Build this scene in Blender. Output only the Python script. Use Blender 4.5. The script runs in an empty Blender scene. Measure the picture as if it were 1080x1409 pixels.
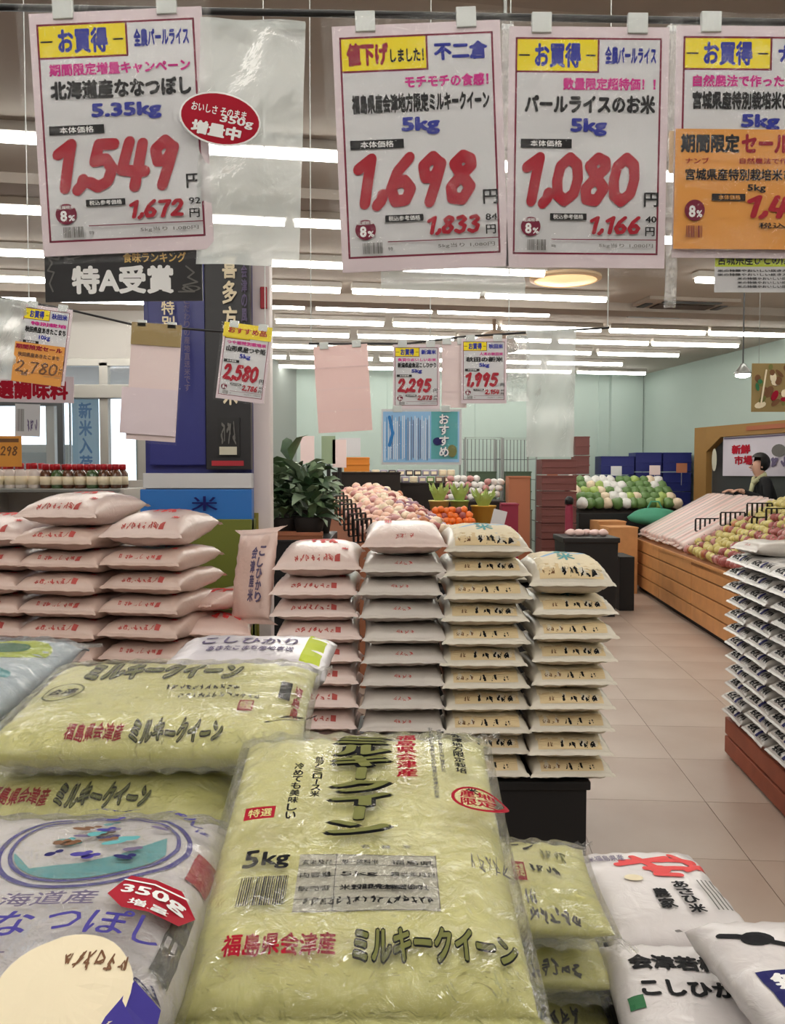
import bpy, bmesh, math, random
import numpy as np
from mathutils import Matrix, Vector, Euler

# ------------------------------------------------------------------ camera, world, exposure
SC = bpy.context.scene
COL = SC.collection
F = 1200.0; EYE = 1.5; HOR = 650.0
PITCH = math.atan((704.5 - HOR) / F)
cam_d = bpy.data.cameras.new('camera'); cam_d.sensor_fit = 'VERTICAL'
cam_d.sensor_height = 36.0; cam_d.lens = 36.0 * F / 1409.0; cam_d.clip_start = 0.02; cam_d.clip_end = 200
cam = bpy.data.objects.new('camera', cam_d); COL.objects.link(cam)
cam.location = (0, 0, EYE); cam.rotation_euler = (math.pi / 2 - PITCH, 0, 0)
SC.camera = cam
W = bpy.data.worlds.new('world'); SC.world = W; W.use_nodes = True
W.node_tree.nodes['Background'].inputs[0].default_value = (0.75, 0.88, 1.0, 1)
W.node_tree.nodes['Background'].inputs[1].default_value = 3.0
SC.view_settings.view_transform = 'Standard'; SC.view_settings.look = 'None'
SC.view_settings.gamma = 1.0; SC.view_settings.use_curve_mapping = False
SC.view_settings.exposure = 0.0
TUBE_STRENGTH = 16.5

def U(px, py, d):
    """world point on the ray of a pixel at depth y = d"""
    cx = (px - 540) / F; cz = -(py - 704.5) / F
    y = math.cos(PITCH) + cz * math.sin(PITCH); z = -math.sin(PITCH) + cz * math.cos(PITCH)
    return Vector((cx / y * d, d, EYE + z / y * d))
def UZ(px, py, z):
    p = U(px, py, 1.0); k = (z - EYE) / (p.z - EYE)
    return Vector((p.x * k, k, z))

# ------------------------------------------------------------------ materials
def lin(c):
    c = c / 255.0
    return c / 12.92 if c <= 0.04045 else ((c + 0.055) / 1.055) ** 2.4
def rgb(r, g, b): return (lin(r), lin(g), lin(b), 1)
MATS = {}
def mat(name, col, rough=0.5, metal=0.0, emis=None, coat=0.0, noise=0.0, nscale=20.0, bump=0.0, bscale=60.0, spec=0.5, trans=0.0):
    if name in MATS: return MATS[name]
    m = bpy.data.materials.new(name); m.use_nodes = True; nt = m.node_tree; b = nt.nodes['Principled BSDF']
    c = rgb(*col)
    b.inputs['Base Color'].default_value = c; b.inputs['Roughness'].default_value = rough; b.inputs['Metallic'].default_value = metal
    b.inputs['Specular IOR Level'].default_value = spec
    if coat: b.inputs['Coat Weight'].default_value = coat; b.inputs['Coat Roughness'].default_value = 0.12
    if trans: b.inputs['Transmission Weight'].default_value = trans
    if emis: b.inputs['Emission Color'].default_value = c; b.inputs['Emission Strength'].default_value = emis
    tc = nt.nodes.new('ShaderNodeTexCoord')
    if noise:
        n = nt.nodes.new('ShaderNodeTexNoise'); n.inputs['Scale'].default_value = nscale; n.inputs['Detail'].default_value = 4
        nt.links.new(tc.outputs['Object'], n.inputs['Vector'])
        mr = nt.nodes.new('ShaderNodeMapRange'); mr.inputs[1].default_value = .3; mr.inputs[2].default_value = .7
        mr.inputs[3].default_value = 1 - noise; mr.inputs[4].default_value = 1 + noise
        nt.links.new(n.outputs['Fac'], mr.inputs[0])
        mx = nt.nodes.new('ShaderNodeVectorMath'); mx.operation = 'SCALE'; mx.inputs[0].default_value = c[:3]
        nt.links.new(mr.outputs[0], mx.inputs['Scale']); nt.links.new(mx.outputs[0], b.inputs['Base Color'])
    if bump:
        n = nt.nodes.new('ShaderNodeTexNoise'); n.inputs['Scale'].default_value = bscale; n.inputs['Detail'].default_value = 3
        n.inputs['Distortion'].default_value = 1.2
        nt.links.new(tc.outputs['Object'], n.inputs['Vector'])
        bp = nt.nodes.new('ShaderNodeBump'); bp.inputs['Strength'].default_value = bump; bp.inputs['Distance'].default_value = 0.004
        nt.links.new(n.outputs['Fac'], bp.inputs['Height']); nt.links.new(bp.outputs[0], b.inputs['Normal'])
        if coat: nt.links.new(bp.outputs[0], b.inputs['Coat Normal'])
    MATS[name] = m; return m
def film(name, clear=0.8, col=(235, 240, 240), rough=0.12, bscale=35, bstr=0.8, dist=0.006, sheen=0.35, lo=.06, hi=.45):
    """clear plastic film: mostly see-through, a little milky, glossy with crinkles"""
    if name in MATS: return MATS[name]
    m = bpy.data.materials.new(name); m.use_nodes = True; nt = m.node_tree; nt.nodes.clear()
    L = nt.links.new; N = nt.nodes.new
    out = N('ShaderNodeOutputMaterial'); tr = N('ShaderNodeBsdfTransparent'); gl = N('ShaderNodeBsdfGlossy'); df = N('ShaderNodeBsdfTranslucent'); df2 = N('ShaderNodeBsdfDiffuse')
    gl.inputs['Roughness'].default_value = rough; gl.inputs['Color'].default_value = (1, 1, 1, 1)
    df.inputs['Color'].default_value = rgb(*col); df2.inputs['Color'].default_value = rgb(*col)
    tc = N('ShaderNodeTexCoord'); no = N('ShaderNodeTexNoise'); no.inputs['Scale'].default_value = bscale; no.inputs['Detail'].default_value = 4; no.inputs['Distortion'].default_value = 2.5
    L(tc.outputs['Object'], no.inputs['Vector'])
    bp = N('ShaderNodeBump'); bp.inputs['Strength'].default_value = bstr; bp.inputs['Distance'].default_value = dist
    L(no.outputs['Fac'], bp.inputs['Height']); L(bp.outputs[0], gl.inputs['Normal'])
    dd = N('ShaderNodeMixShader'); dd.inputs[0].default_value = .5; L(df.outputs[0], dd.inputs[1]); L(df2.outputs[0], dd.inputs[2])
    m1 = N('ShaderNodeMixShader'); m1.inputs[0].default_value = 1 - clear; L(tr.outputs[0], m1.inputs[1]); L(dd.outputs[0], m1.inputs[2])
    lw = N('ShaderNodeLayerWeight'); lw.inputs['Blend'].default_value = sheen; L(bp.outputs[0], lw.inputs['Normal'])
    mr = N('ShaderNodeMapRange'); mr.inputs[3].default_value = lo; mr.inputs[4].default_value = hi; L(lw.outputs['Fresnel'], mr.inputs[0])
    m2 = N('ShaderNodeMixShader'); L(mr.outputs[0], m2.inputs[0]); L(m1.outputs[0], m2.inputs[1]); L(gl.outputs[0], m2.inputs[2])
    L(m2.outputs[0], out.inputs[0]); MATS[name] = m; return m

# ------------------------------------------------------------------ object helpers
def link(name, me, parent=None, loc=None, rot=None):
    o = bpy.data.objects.new(name, me); COL.objects.link(o)
    if parent: o.parent = parent
    if loc is not None: o.location = loc
    if rot is not None: o.rotation_euler = rot
    return o
def thing(name, label, cat, loc=(0, 0, 0), rot=(0, 0, 0), group=None):
    o = link(name, None, None, loc, rot); o.empty_display_size = .05
    return tag(o, label, cat, group)
def tag(o, label, cat, group=None, kind=None):
    o['label'] = label; o['category'] = cat
    if group: o['group'] = group
    if kind: o['kind'] = kind
    return o
def struct(o): o['kind'] = 'structure'; return o
def copy_tree(o, parent=None):
    c = o.copy(); COL.objects.link(c); c.parent = parent
    for ch in list(o.children): copy_tree(ch, c)
    return c
def mesh(name, V, Fs, mats, mi=None, smooth=False):
    me = bpy.data.meshes.new(name); me.from_pydata([tuple(v) for v in V], [], [tuple(f) for f in Fs])
    for m in mats: me.materials.append(m)
    if mi is not None: me.polygons.foreach_set('material_index', np.array(mi, dtype=np.int32))
    if smooth: me.polygons.foreach_set('use_smooth', np.ones(len(me.polygons), dtype=bool))
    me.update(); return me
def bm_mesh(name, bm, mats, smooth=False):
    me = bpy.data.meshes.new(name); bm.to_mesh(me); bm.free()
    for m in (mats if isinstance(mats, list) else [mats]): me.materials.append(m)
    if smooth: me.polygons.foreach_set('use_smooth', np.ones(len(me.polygons), dtype=bool))
    me.update(); return me
def add_box(bm, x0, y0, z0, x1, y1, z1, bev=0.0, mi=0, mtx=None):
    r = bmesh.ops.create_cube(bm, size=1.0)
    M = Matrix.Translation(((x0 + x1) / 2, (y0 + y1) / 2, (z0 + z1) / 2)) @ Matrix.Diagonal((x1 - x0, y1 - y0, z1 - z0, 1))
    vs = r['verts']; bmesh.ops.transform(bm, matrix=M, verts=vs)
    if bev:
        es = list({e for v in vs for e in v.link_edges})
        rb = bmesh.ops.bevel(bm, geom=es, offset=bev, segments=2, affect='EDGES', profile=.6)
        vs = list({v for f in rb['faces'] for v in f.verts} | {v for v in vs if v.is_valid})
    fs = {f for v in vs for f in v.link_faces}
    for f in fs: f.material_index = mi
    if mtx is not None: bmesh.ops.transform(bm, matrix=mtx, verts=vs)
    return vs
def add_tube(bm, pts, r, seg=8, mi=0, taper=None):
    rings = []
    P = [Vector(p) for p in pts]
    for i, p in enumerate(P):
        t = (P[min(i + 1, len(P) - 1)] - P[max(i - 1, 0)]).normalized()
        a = t.orthogonal().normalized() if i == 0 else (rings_a - t * rings_a.dot(t)).normalized()
        rings_a = a; b = t.cross(a); rr = r if taper is None else r * taper[i]
        rings.append([bm.verts.new(p + (a * math.cos(2 * math.pi * k / seg) + b * math.sin(2 * math.pi * k / seg)) * rr) for k in range(seg)])
    fs = []
    for i in range(len(rings) - 1):
        for k in range(seg):
            fs.append(bm.faces.new((rings[i][k], rings[i][(k + 1) % seg], rings[i + 1][(k + 1) % seg], rings[i + 1][k])))
    fs.append(bm.faces.new(rings[0][::-1])); fs.append(bm.faces.new(rings[-1]))
    for f in fs: f.material_index = mi
def add_lathe(bm, prof, seg=16, mi=0, at=(0, 0, 0)):
    rings = []
    for (r, z) in prof:
        rings.append([bm.verts.new((at[0] + r * math.cos(2 * math.pi * k / seg), at[1] + r * math.sin(2 * math.pi * k / seg), at[2] + z)) for k in range(seg)])
    for i in range(len(rings) - 1):
        for k in range(seg):
            f = bm.faces.new((rings[i][k], rings[i][(k + 1) % seg], rings[i + 1][(k + 1) % seg], rings[i + 1][k])); f.material_index = mi
    f = bm.faces.new(rings[0][::-1]); f.material_index = mi
    f = bm.faces.new(rings[-1]); f.material_index = mi
def box_obj(name, b, m, parent=None, bev=0.004, loc=None, rot=None):
    bm = bmesh.new(); add_box(bm, *b, bev=bev); return link(name, bm_mesh(name, bm, m), parent, loc, rot)

# ------------------------------------------------------------------ flat print: text, strokes and shapes collected in 2D
TXT = {}; DZC = 1.6e-5           # pieces of one stroke lie a hair above each other so that none shades the next
def text_raw(s):
    if s in TXT: return TXT[s]
    c = bpy.data.curves.new('lettering', 'FONT'); c.body = s; c.size = 1.0; c.resolution_u = 2
    o = bpy.data.objects.new('lettering', c); COL.objects.link(o)
    m = bpy.data.meshes.new_from_object(o)
    v = np.zeros(len(m.vertices) * 3); m.vertices.foreach_get('co', v); v = v.reshape(-1, 3)[:, :2].copy()
    f = [tuple(p.vertices) for p in m.polygons]
    bpy.data.objects.remove(o); bpy.data.curves.remove(c); bpy.data.meshes.remove(m)
    TXT[s] = (v, f); return TXT[s]
def text_mesh(s, bold=0.0):
    v, f = text_raw(s)
    if bold <= 0 or not len(v): return v, f
    v = np.column_stack([v, np.zeros(len(v))]); V = [v]; Fc = list(f); n = len(v); k = 1
    for a in (45, 135, 225, 315, 0, 90, 180, 270):
        V.append(v + np.array([bold * math.cos(math.radians(a)), bold * math.sin(math.radians(a)), k * DZC]))
        Fc += [tuple(i + n * k for i in q) for q in f]; k += 1
    return np.vstack(V), Fc
DIG = {
 '0': [[(.5, 1.42), (.2, 1.15), (.14, .7), (.22, .25), (.5, .06), (.8, .3), (.88, .75), (.8, 1.2), (.5, 1.42)]],
 '1': [[(.2, 1.12), (.62, 1.42), (.55, .75), (.5, .05)]],
 '2': [[(.16, 1.08), (.32, 1.36), (.62, 1.38), (.78, 1.1), (.62, .7), (.16, .12), (.5, .14), (.86, .1)]],
 '3': [[(.2, 1.3), (.55, 1.42), (.78, 1.15), (.42, .8), (.8, .58), (.7, .18), (.42, .05), (.14, .2)]],
 '4': [[(.34, 1.42), (.14, .55), (.5, .5), (.9, .48)], [(.78, 1.35), (.68, .6), (.6, .02)]],
 '5': [[(.85, 1.38), (.35, 1.38), (.24, .85), (.6, .92), (.84, .6), (.7, .2), (.4, .05), (.12, .2)]],
 '6': [[(.72, 1.42), (.35, 1.0), (.16, .45), (.35, .08), (.7, .12), (.84, .45), (.6, .72), (.24, .6)]],
 '7': [[(.14, 1.34), (.86, 1.36), (.6, .75), (.46, .03)]],
 '8': [[(.78, 1.3), (.5, 1.42), (.24, 1.18), (.5, .82), (.84, .45), (.6, .07), (.25, .12), (.18, .45), (.5, .8), (.82, 1.1), (.78, 1.3)]],
 '9': [[(.76, 1.2), (.5, 1.42), (.2, 1.15), (.3, .78), (.6, .8), (.8, 1.2), (.66, .6), (.5, .03)]],
 ',': [[(.3, .3), (.29, .14), (.14, -.02)]], '.': [[(.28, .14), (.26, .04)]]}
def brush(pts, r, closed=False):
    """thick round stroke as a 2D mesh"""
    V, Fc = [], []; P = [np.array(p, float) for p in pts]; h = 0.0
    for i in range(len(P) - 1):
        a, b = P[i], P[i + 1]; d = b - a; L = np.linalg.norm(d) + 1e-9; n = np.array([-d[1], d[0]]) / L * r; k = len(V)
        V += [(*q, h) for q in (a - n, b - n, b + n, a + n)]; Fc.append((k, k + 1, k + 2, k + 3)); h += DZC * .6
    for p in P:
        k = len(V); V += [(p[0] + r * math.cos(t * math.pi / 5), p[1] + r * math.sin(t * math.pi / 5), h) for t in range(10)]; Fc.append(tuple(range(k, k + 10))); h += DZC * .6
    return np.array(V), Fc
def price_mesh(s, r=.14, lean=.12):
    V, Fc = [], []; x = 0; n = 0
    for ch in s:
        w = .42 if ch in ',.' else (.78 if ch == '1' else 1.02)
        for st in DIG[ch]:
            v, f = brush(st, r); v = v + np.array([x, 0, 0]); V.append(v); Fc += [tuple(i + n for i in q) for q in f]; n += len(v)
        x += w
    V = np.vstack(V); V[:, 0] += V[:, 1] * lean
    return V, Fc
class Deco:
    def __init__(s): s.items = []; s.lay = 0
    def raw(s, V, Fc, m, step=1):
        V = np.array(V, float)
        if V.shape[1] == 2: V = np.column_stack([V, np.zeros(len(V))])
        s.lay += step; s.items.append((V, Fc, m, s.lay))
    def fit(s, V, Fc, box, m, ref=None, rot=0):
        x0, y0, x1, y1 = box; V = np.array(V, float)
        if rot:
            c, q = math.cos(rot), math.sin(rot); V = V @ np.array([[c, q, 0], [-q, c, 0], [0, 0, 1]])
        if V.shape[1] == 2: V = np.column_stack([V, np.zeros(len(V))])
        Rf = V if ref is None else ref; lo, hi = Rf.min(0)[:2], Rf.max(0)[:2]; sz = np.maximum(hi - lo, 1e-6)
        k = np.array([(x1 - x0) / sz[0], (y1 - y0) / sz[1]])
        s.raw(np.column_stack([(V[:, :2] - lo) * k + np.array([x0, y0]), V[:, 2]]), Fc, m)
    def text(s, t, box, m, bold=0.02, rot=0, base=None):
        V, Fc = text_mesh(t, bold)
        if len(V): s.fit(V, Fc, box, m, None if base is None else text_mesh(t, base)[0], rot)
    def vtext(s, t, box, m, bold=0.02, base=None):
        x0, y0, x1, y1 = box; n = len(t); h = (y1 - y0) / n
        for i, ch in enumerate(t):
            if ch == ' ': continue
            b = (x0, y1 - (i + 1) * h + h * .06, x1, y1 - i * h - h * .02)
            if ch == 'ー': s.fit(*brush([(0, 0), (0.02, 1)], .09 + (bold - (bold if base is None else base)) * .8), ((x0 * .6 + x1 * .4), b[1], (x0 * .4 + x1 * .6), b[3]), m)
            else: s.text(ch, b, m, bold, base=base)
    def price(s, t, box, m, r=.15): V, Fc = price_mesh(t, r); s.fit(V, Fc, box, m)
    def rect(s, box, m, n=1):
        x0, y0, x1, y1 = box; V = []; Fc = []
        for j in range(n + 1):
            for i in range(n + 1): V.append((x0 + (x1 - x0) * i / n, y0 + (y1 - y0) * j / n))
        for j in range(n):
            for i in range(n): k = j * (n + 1) + i; Fc.append((k, k + 1, k + n + 2, k + n + 1))
        s.raw(V, Fc, m)
    def frame(s, box, w, m, n=1):
        x0, y0, x1, y1 = box; l = s.lay
        for b in ((x0, y0, x1, y0 + w), (x0, y1 - w, x1, y1), (x0, y0, x0 + w, y1), (x1 - w, y0, x1, y1)): s.rect(b, m, n); s.lay = l
        s.lay = l + 1
    def disc(s, cx, cy, rx, ry, m, seg=24, rings=3, rot=0, inner=0.0):
        V = []; Fc = []; c, q = math.cos(rot), math.sin(rot)
        for j in range(rings + 1):
            k = inner + (1 - inner) * j / rings
            for i in range(seg):
                a = 2 * math.pi * i / seg; x, y = rx * k * math.cos(a), ry * k * math.sin(a); V.append((cx + x * c - y * q, cy + x * q + y * c))
        for j in range(rings):
            for i in range(seg): a = j * seg + i; b = j * seg + (i + 1) % seg; Fc.append((a, b, b + seg, a + seg))
        if inner == 0: pass
        s.raw(V, Fc, m)
    def stroke(s, pts, r, m): s.raw(*brush(pts, r), m)
    def bars(s, box, m, n=14, seed=3):
        rd = random.Random(seed); x0, y0, x1, y1 = box; V = []; Fc = []; st = (x1 - x0) / n
        for i in range(n):
            w = st * rd.uniform(.3, .8); x = x0 + i * st; k = len(V); V += [(x, y0), (x + w, y0), (x + w, y1), (x, y1)]; Fc.append((k, k + 1, k + 2, k + 3))
        s.raw(V, Fc, m)
    def scrawl(s, box, m, seed=1, n=6, r=.1):
        """illegible brush writing, as small as it stands in the photograph"""
        rd = random.Random(seed); x0, y0, x1, y1 = box; V = []; Fc = []; c = 0
        for i in range(n):
            for _ in range(3):
                p = [(i + rd.uniform(.08, .85), rd.uniform(0, 1)) for _ in range(3)]
                v, f = brush(p, r * rd.uniform(.6, 1.1)); v[:, 2] += DZC * .5 * len(V) / 2; V.append(v); Fc += [tuple(k + c for k in q) for q in f]; c += len(v)
        s.fit(np.vstack(V), Fc, box, m)
    def build(s, name, fn, parent, eps=0.00035, base=0.0006, maxedge=None):
        mats = []; V = []; Fc = []; mi = []; n = 0; run = base; last = -1; top = 0
        for (v, f, m, lay) in s.items:
            zx = float(v[:, 2].max())
            if lay != last: run += top + eps; top = 0; last = lay
            top = max(top, zx)
            if maxedge:
                bm = bmesh.new(); bv = [bm.verts.new(p) for p in v]
                for q in f:
                    try: bm.faces.new([bv[i] for i in q])
                    except ValueError: pass
                for _ in range(3):
                    es = [e for e in bm.edges if e.calc_length() > maxedge]
                    if not es: break
                    bmesh.ops.subdivide_edges(bm, edges=es, cuts=1)
                bmesh.ops.triangulate(bm, faces=[q for q in bm.faces if len(q.verts) > 4])
                bm.verts.index_update(); v = np.array([p.co[:3] for p in bm.verts]); f = [tuple(p.index for p in q.verts) for q in bm.faces]; bm.free()
            if m not in mats: mats.append(m)
            k = mats.index(m); off = run + v[:, 2]
            V += fn(v, off); Fc += [tuple(i + n for i in q) for q in f]; mi += [k] * len(f); n += len(v)
        if not V: return None
        parent = next((c for c in parent.children if c.name.split('.')[0] in ('bag_body', 'sheet', 'back_board')), parent)
        return link(name, mesh(name, V, Fc, [MATS[q] for q in mats], mi), parent)
def flat(sx, sz, ox=0, oz=0):
    """design (x right, y down) -> a sheet facing -Y"""
    return lambda v, off: [(ox + p[0] * sx, -o_, oz - p[1] * sz) for p, o_ in zip(v, off)]


# print colours
for n, c in dict(ink_black=(22, 22, 26), ink_red=(168, 22, 44), ink_darkred=(150, 22, 45), ink_blue=(38, 48, 150), ink_navy=(28, 28, 95), ink_pink=(205, 45, 140),
                 ink_yellow=(240, 220, 30), ink_white=(240, 240, 240), ink_grey=(110, 108, 105), ink_maroon=(120, 25, 55), ink_orange=(226, 140, 40),
                 ink_olive=(120, 122, 70), ink_panel=(200, 196, 178), ink_purple=(70, 62, 150), ink_teal=(95, 170, 175), ink_gold=(215, 180, 110),
                 ink_label=(222, 200, 158), ink_coral=(232, 90, 90), ink_lightblue=(150, 195, 235), ink_brown=(120, 85, 60), ink_leaf=(190, 205, 70),
                 ink_cyan=(45, 125, 195), ink_greyred=(190, 90, 85), ink_cream=(238, 225, 195), ink_lilac=(110, 100, 130), ink_green=(60, 120, 80)).items():
    mat(n, c, 0.62, spec=.15)
mat('dark_plastic', (20, 20, 22), .45); mat('black_crate', (14, 14, 17), .6); mat('steel', (150, 152, 150), .35, .8)
film('clear_film', .94, bscale=42, rough=.09, bstr=1.0, dist=.02, lo=.04, hi=.6); film('sign_film', .97, bscale=9, bstr=.5, dist=.012, lo=.015, hi=.22, sheen=.3); film('sleeve_film', .33, (225, 232, 230), .3, bscale=9, bstr=.6, dist=.012, sheen=.4)
film('loose_film', .75, (235, 240, 240), .12, 22, 1.0, .02, .5)

# ------------------------------------------------------------------ setting: floor, ceiling, walls
RA = math.radians(9.5)                      # the building's grid is turned against the view
def room_rot(x, y): return (x * math.cos(RA) - y * math.sin(RA), x * math.sin(RA) + y * math.cos(RA))
CZ = 3.2
def floor_mat():
    m = bpy.data.materials.new('floor_vinyl'); m.use_nodes = True; nt = m.node_tree; b = nt.nodes['Principled BSDF']; L = nt.links.new
    tc = nt.nodes.new('ShaderNodeTexCoord')
    n = nt.nodes.new('ShaderNodeTexNoise'); n.inputs['Scale'].default_value = 1.3; n.inputs['Detail'].default_value = 6; L(tc.outputs['Object'], n.inputs['Vector'])
    r = nt.nodes.new('ShaderNodeValToRGB'); r.color_ramp.elements[0].color = rgb(176, 152, 136); r.color_ramp.elements[0].position = .3
    r.color_ramp.elements[1].color = rgb(196, 178, 164); r.color_ramp.elements[1].position = .7
    L(n.outputs['Fac'], r.inputs[0]); L(r.outputs[0], b.inputs['Base Color'])
    n2 = nt.nodes.new('ShaderNodeTexNoise'); n2.inputs['Scale'].default_value = 260; L(tc.outputs['Object'], n2.inputs['Vector'])
    mr = nt.nodes.new('ShaderNodeMapRange'); mr.inputs[3].default_value = .28; mr.inputs[4].default_value = .45; L(n2.outputs['Fac'], mr.inputs[0]); L(mr.outputs[0], b.inputs['Roughness'])
    MATS['floor_vinyl'] = m; return m
FM = floor_mat(); mat('grout', (128, 108, 96), .8)
struct(box_obj('floor', (-12, -6, -.06, 12, 20, -.0025), MATS['grout'], bev=0))
floor = bpy.data.objects['floor']
bmt = bmesh.new(); add_box(bmt, -.2985, -.2985, -.0024, .2985, .2985, 0); tile_me = bm_mesh('tile', bmt, FM)
FA = math.radians(-4)
for i in range(-3, 13):
    for j in range(2, 26):
        x, y = i * .6 + .25, j * .6 + .1
        X, Y = x * math.cos(FA) - y * math.sin(FA), x * math.sin(FA) + y * math.cos(FA)
        if Y < 1 or Y > 15 or X < .1 * Y - .9 or X > .47 * Y + .7: continue
        link('tile', tile_me, floor, (X, Y, 0), (0, 0, FA))
mat('ceiling_board', (186, 178, 168), .9, noise=.03, nscale=2)
struct(box_obj('ceiling', (-12, -6, CZ, 12, 20, CZ + .1), MATS['ceiling_board'], bev=0))
ceil_o = bpy.data.objects['ceiling']
mat('wall_paint', (178, 194, 187), .85, noise=.02, nscale=1.5); mat('wall_grey', (150, 156, 152), .85); mat('wall_plain', (200, 196, 190), .9)
def wall(name, p, q, m, z1=CZ, z0=0, th=.12):
    a = Vector((p[0], p[1], 0)); b = Vector((q[0], q[1], 0)); d = b - a; L = d.length
    o = box_obj(name, (0, 0, z0, L, th, z1), MATS[m], bev=0, loc=a, rot=(0, 0, math.atan2(d.y, d.x))); return struct(o)
CR = Vector((4.35, 15.3)); BL = Vector((CR.x - 6.0 * math.cos(RA), CR.y - 6.0 * math.sin(RA)))
wall('wall_back', BL, CR, 'wall_paint')
wall('wall_right', CR, (CR.x + 3.3, -5.9), 'wall_paint')
EL = Vector((-2.62, 9.3))
wall('wall_passage', EL, BL, 'wall_grey')
wall('wall_left', (-7.2, -5.9), (-7.9, 9.0), 'wall_plain'); wall('wall_rear', (7.7, -5.85), (-7.2, -5.85), 'wall_plain')
# wall panel joints and a pilaster on the back wall
bm = bmesh.new()
for k in (1.5, 3.0, 4.4, 5.2): add_box(bm, k, -.012, 0, k + .02, 0, CZ - .01)
add_box(bm, 5.4, -.10, 0, 5.98, 0, CZ)
o = link('trim_1', bm_mesh('trim_1', bm, MATS['wall_paint']), None, (BL.x, BL.y, 0), (0, 0, RA)); struct(o)

# entrance: aluminium glazed front at d = 9.3, daylight behind
mat('aluminium', (175, 172, 165), .35, .6); mat('dark_frame', (80, 82, 84), .4, .5)
glass = film('door_glass', .93, (220, 235, 240), .05, 2, .05, .001, .2)
def front():
    y = 9.3; xs = [-7.95, -6.4, -5.2, -4.25, -3.62, -3.05, -2.65]
    bm = bmesh.new()
    for x in xs: add_box(bm, x - .045, y - .05, 0, x + .045, y + .05, 2.66, .004)
    add_box(bm, -7.95, y - .12, 2.28, -2.6, y + .06, 2.42, .006)
    add_box(bm, -7.95, y - .05, 0, -2.65, y + .05, .12, .004)
    add_box(bm, -7.95, y - .05, 2.62, -2.6, y + .05, 2.7, .004)
    w = link('window_1', bm_mesh('window_1', bm, MATS['aluminium'])); struct(w)
    for a, b in zip(xs[:-1], xs[1:]):
        link('pane', bm_mesh('pane', _b(a + .045, y - .004, .12, b - .045, y + .004, 2.28), glass), w)
        link('pane', bm_mesh('pane', _b(a + .045, y - .004, 2.42, b - .045, y + .004, 2.62), glass), w)
    d = box_obj('header', (-7.95, y - .04, 2.7, -2.62, y + .04, CZ), MATS['wall_plain'], w)
    door = link('door_1', bm_mesh('door_1', _frame(-4.18, y - .22, .02, -3.42, 2.25, .06, .05), MATS['dark_frame'])); struct(door)
    link('pane', bm_mesh('pane', _b(-4.12, y - .2, .08, -3.48, y - .19, 2.19), glass), door)
    link('door_handle', bm_mesh('door_handle', _b(-3.56, y - .26, .8, -3.53, y - .22, 1.3), MATS['steel']), door)
def _b(*a):
    bm = bmesh.new(); add_box(bm, *a); return bm
def _frame(x0, y, z0, x1, z1, w, t):
    bm = bmesh.new()
    add_box(bm, x0, y, z0, x0 + w, y + t, z1); add_box(bm, x1 - w, y, z0, x1, y + t, z1)
    add_box(bm, x0 + w, y, z0, x1 - w, y + t, z0 + w); add_box(bm, x0 + w, y, z1 - w, x1 - w, y + t, z1); return bm
front()
mat('outdoor_tile', (190, 190, 185), .8)

# things outside the glass: a pale blue hanging banner, a poster stand
def outside():
    m = mat('banner_blue', (175, 215, 240), .7); y = 10.6
    t = thing('hanging_banner', 'pale blue vertical banner with small green and blue writing seen through the glass doors', 'banner', (U(118, 600, y).x, y, 0))
    box_obj('cloth', (-.16, -.005, .9, .16, .005, 2.45), m, t, bev=0)
    box_obj('pole', (-.2, -.01, 0, -.175, .015, 2.5), MATS['steel'], t); box_obj('base', (-.35, -.2, 0, .1, .2, .05), MATS['dark_frame'], t)
    d = Deco(); d.vtext('新米入荷', (-.08, 1.5, .08, 2.35), 'ink_cyan', .03); d.disc(0, 1.15, .09, .06, 'ink_green')
    d.build('lettering', lambda v, off: [(p[0], -.006 - o_, p[1]) for p, o_ in zip(v, off)], t)
    m = mat('shutter', (200, 200, 190), .7)
    t = thing('vending_machine', 'pale upright machine outside behind the glass, beside the blue banner', 'machine', (U(82, 600, 11).x - .35, 11, 0))
    box_obj('cabinet', (-.45, 0, 0, .45, .6, 1.85), m, t, .02); box_obj('front_panel', (-.4, -.02, .75, .4, 0, 1.75), mat('machine_window', (120, 130, 130), .2), t)
    box_obj('tray', (-.3, -.03, .2, .3, 0, .42), MATS['dark_frame'], t)
outside()

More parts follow.
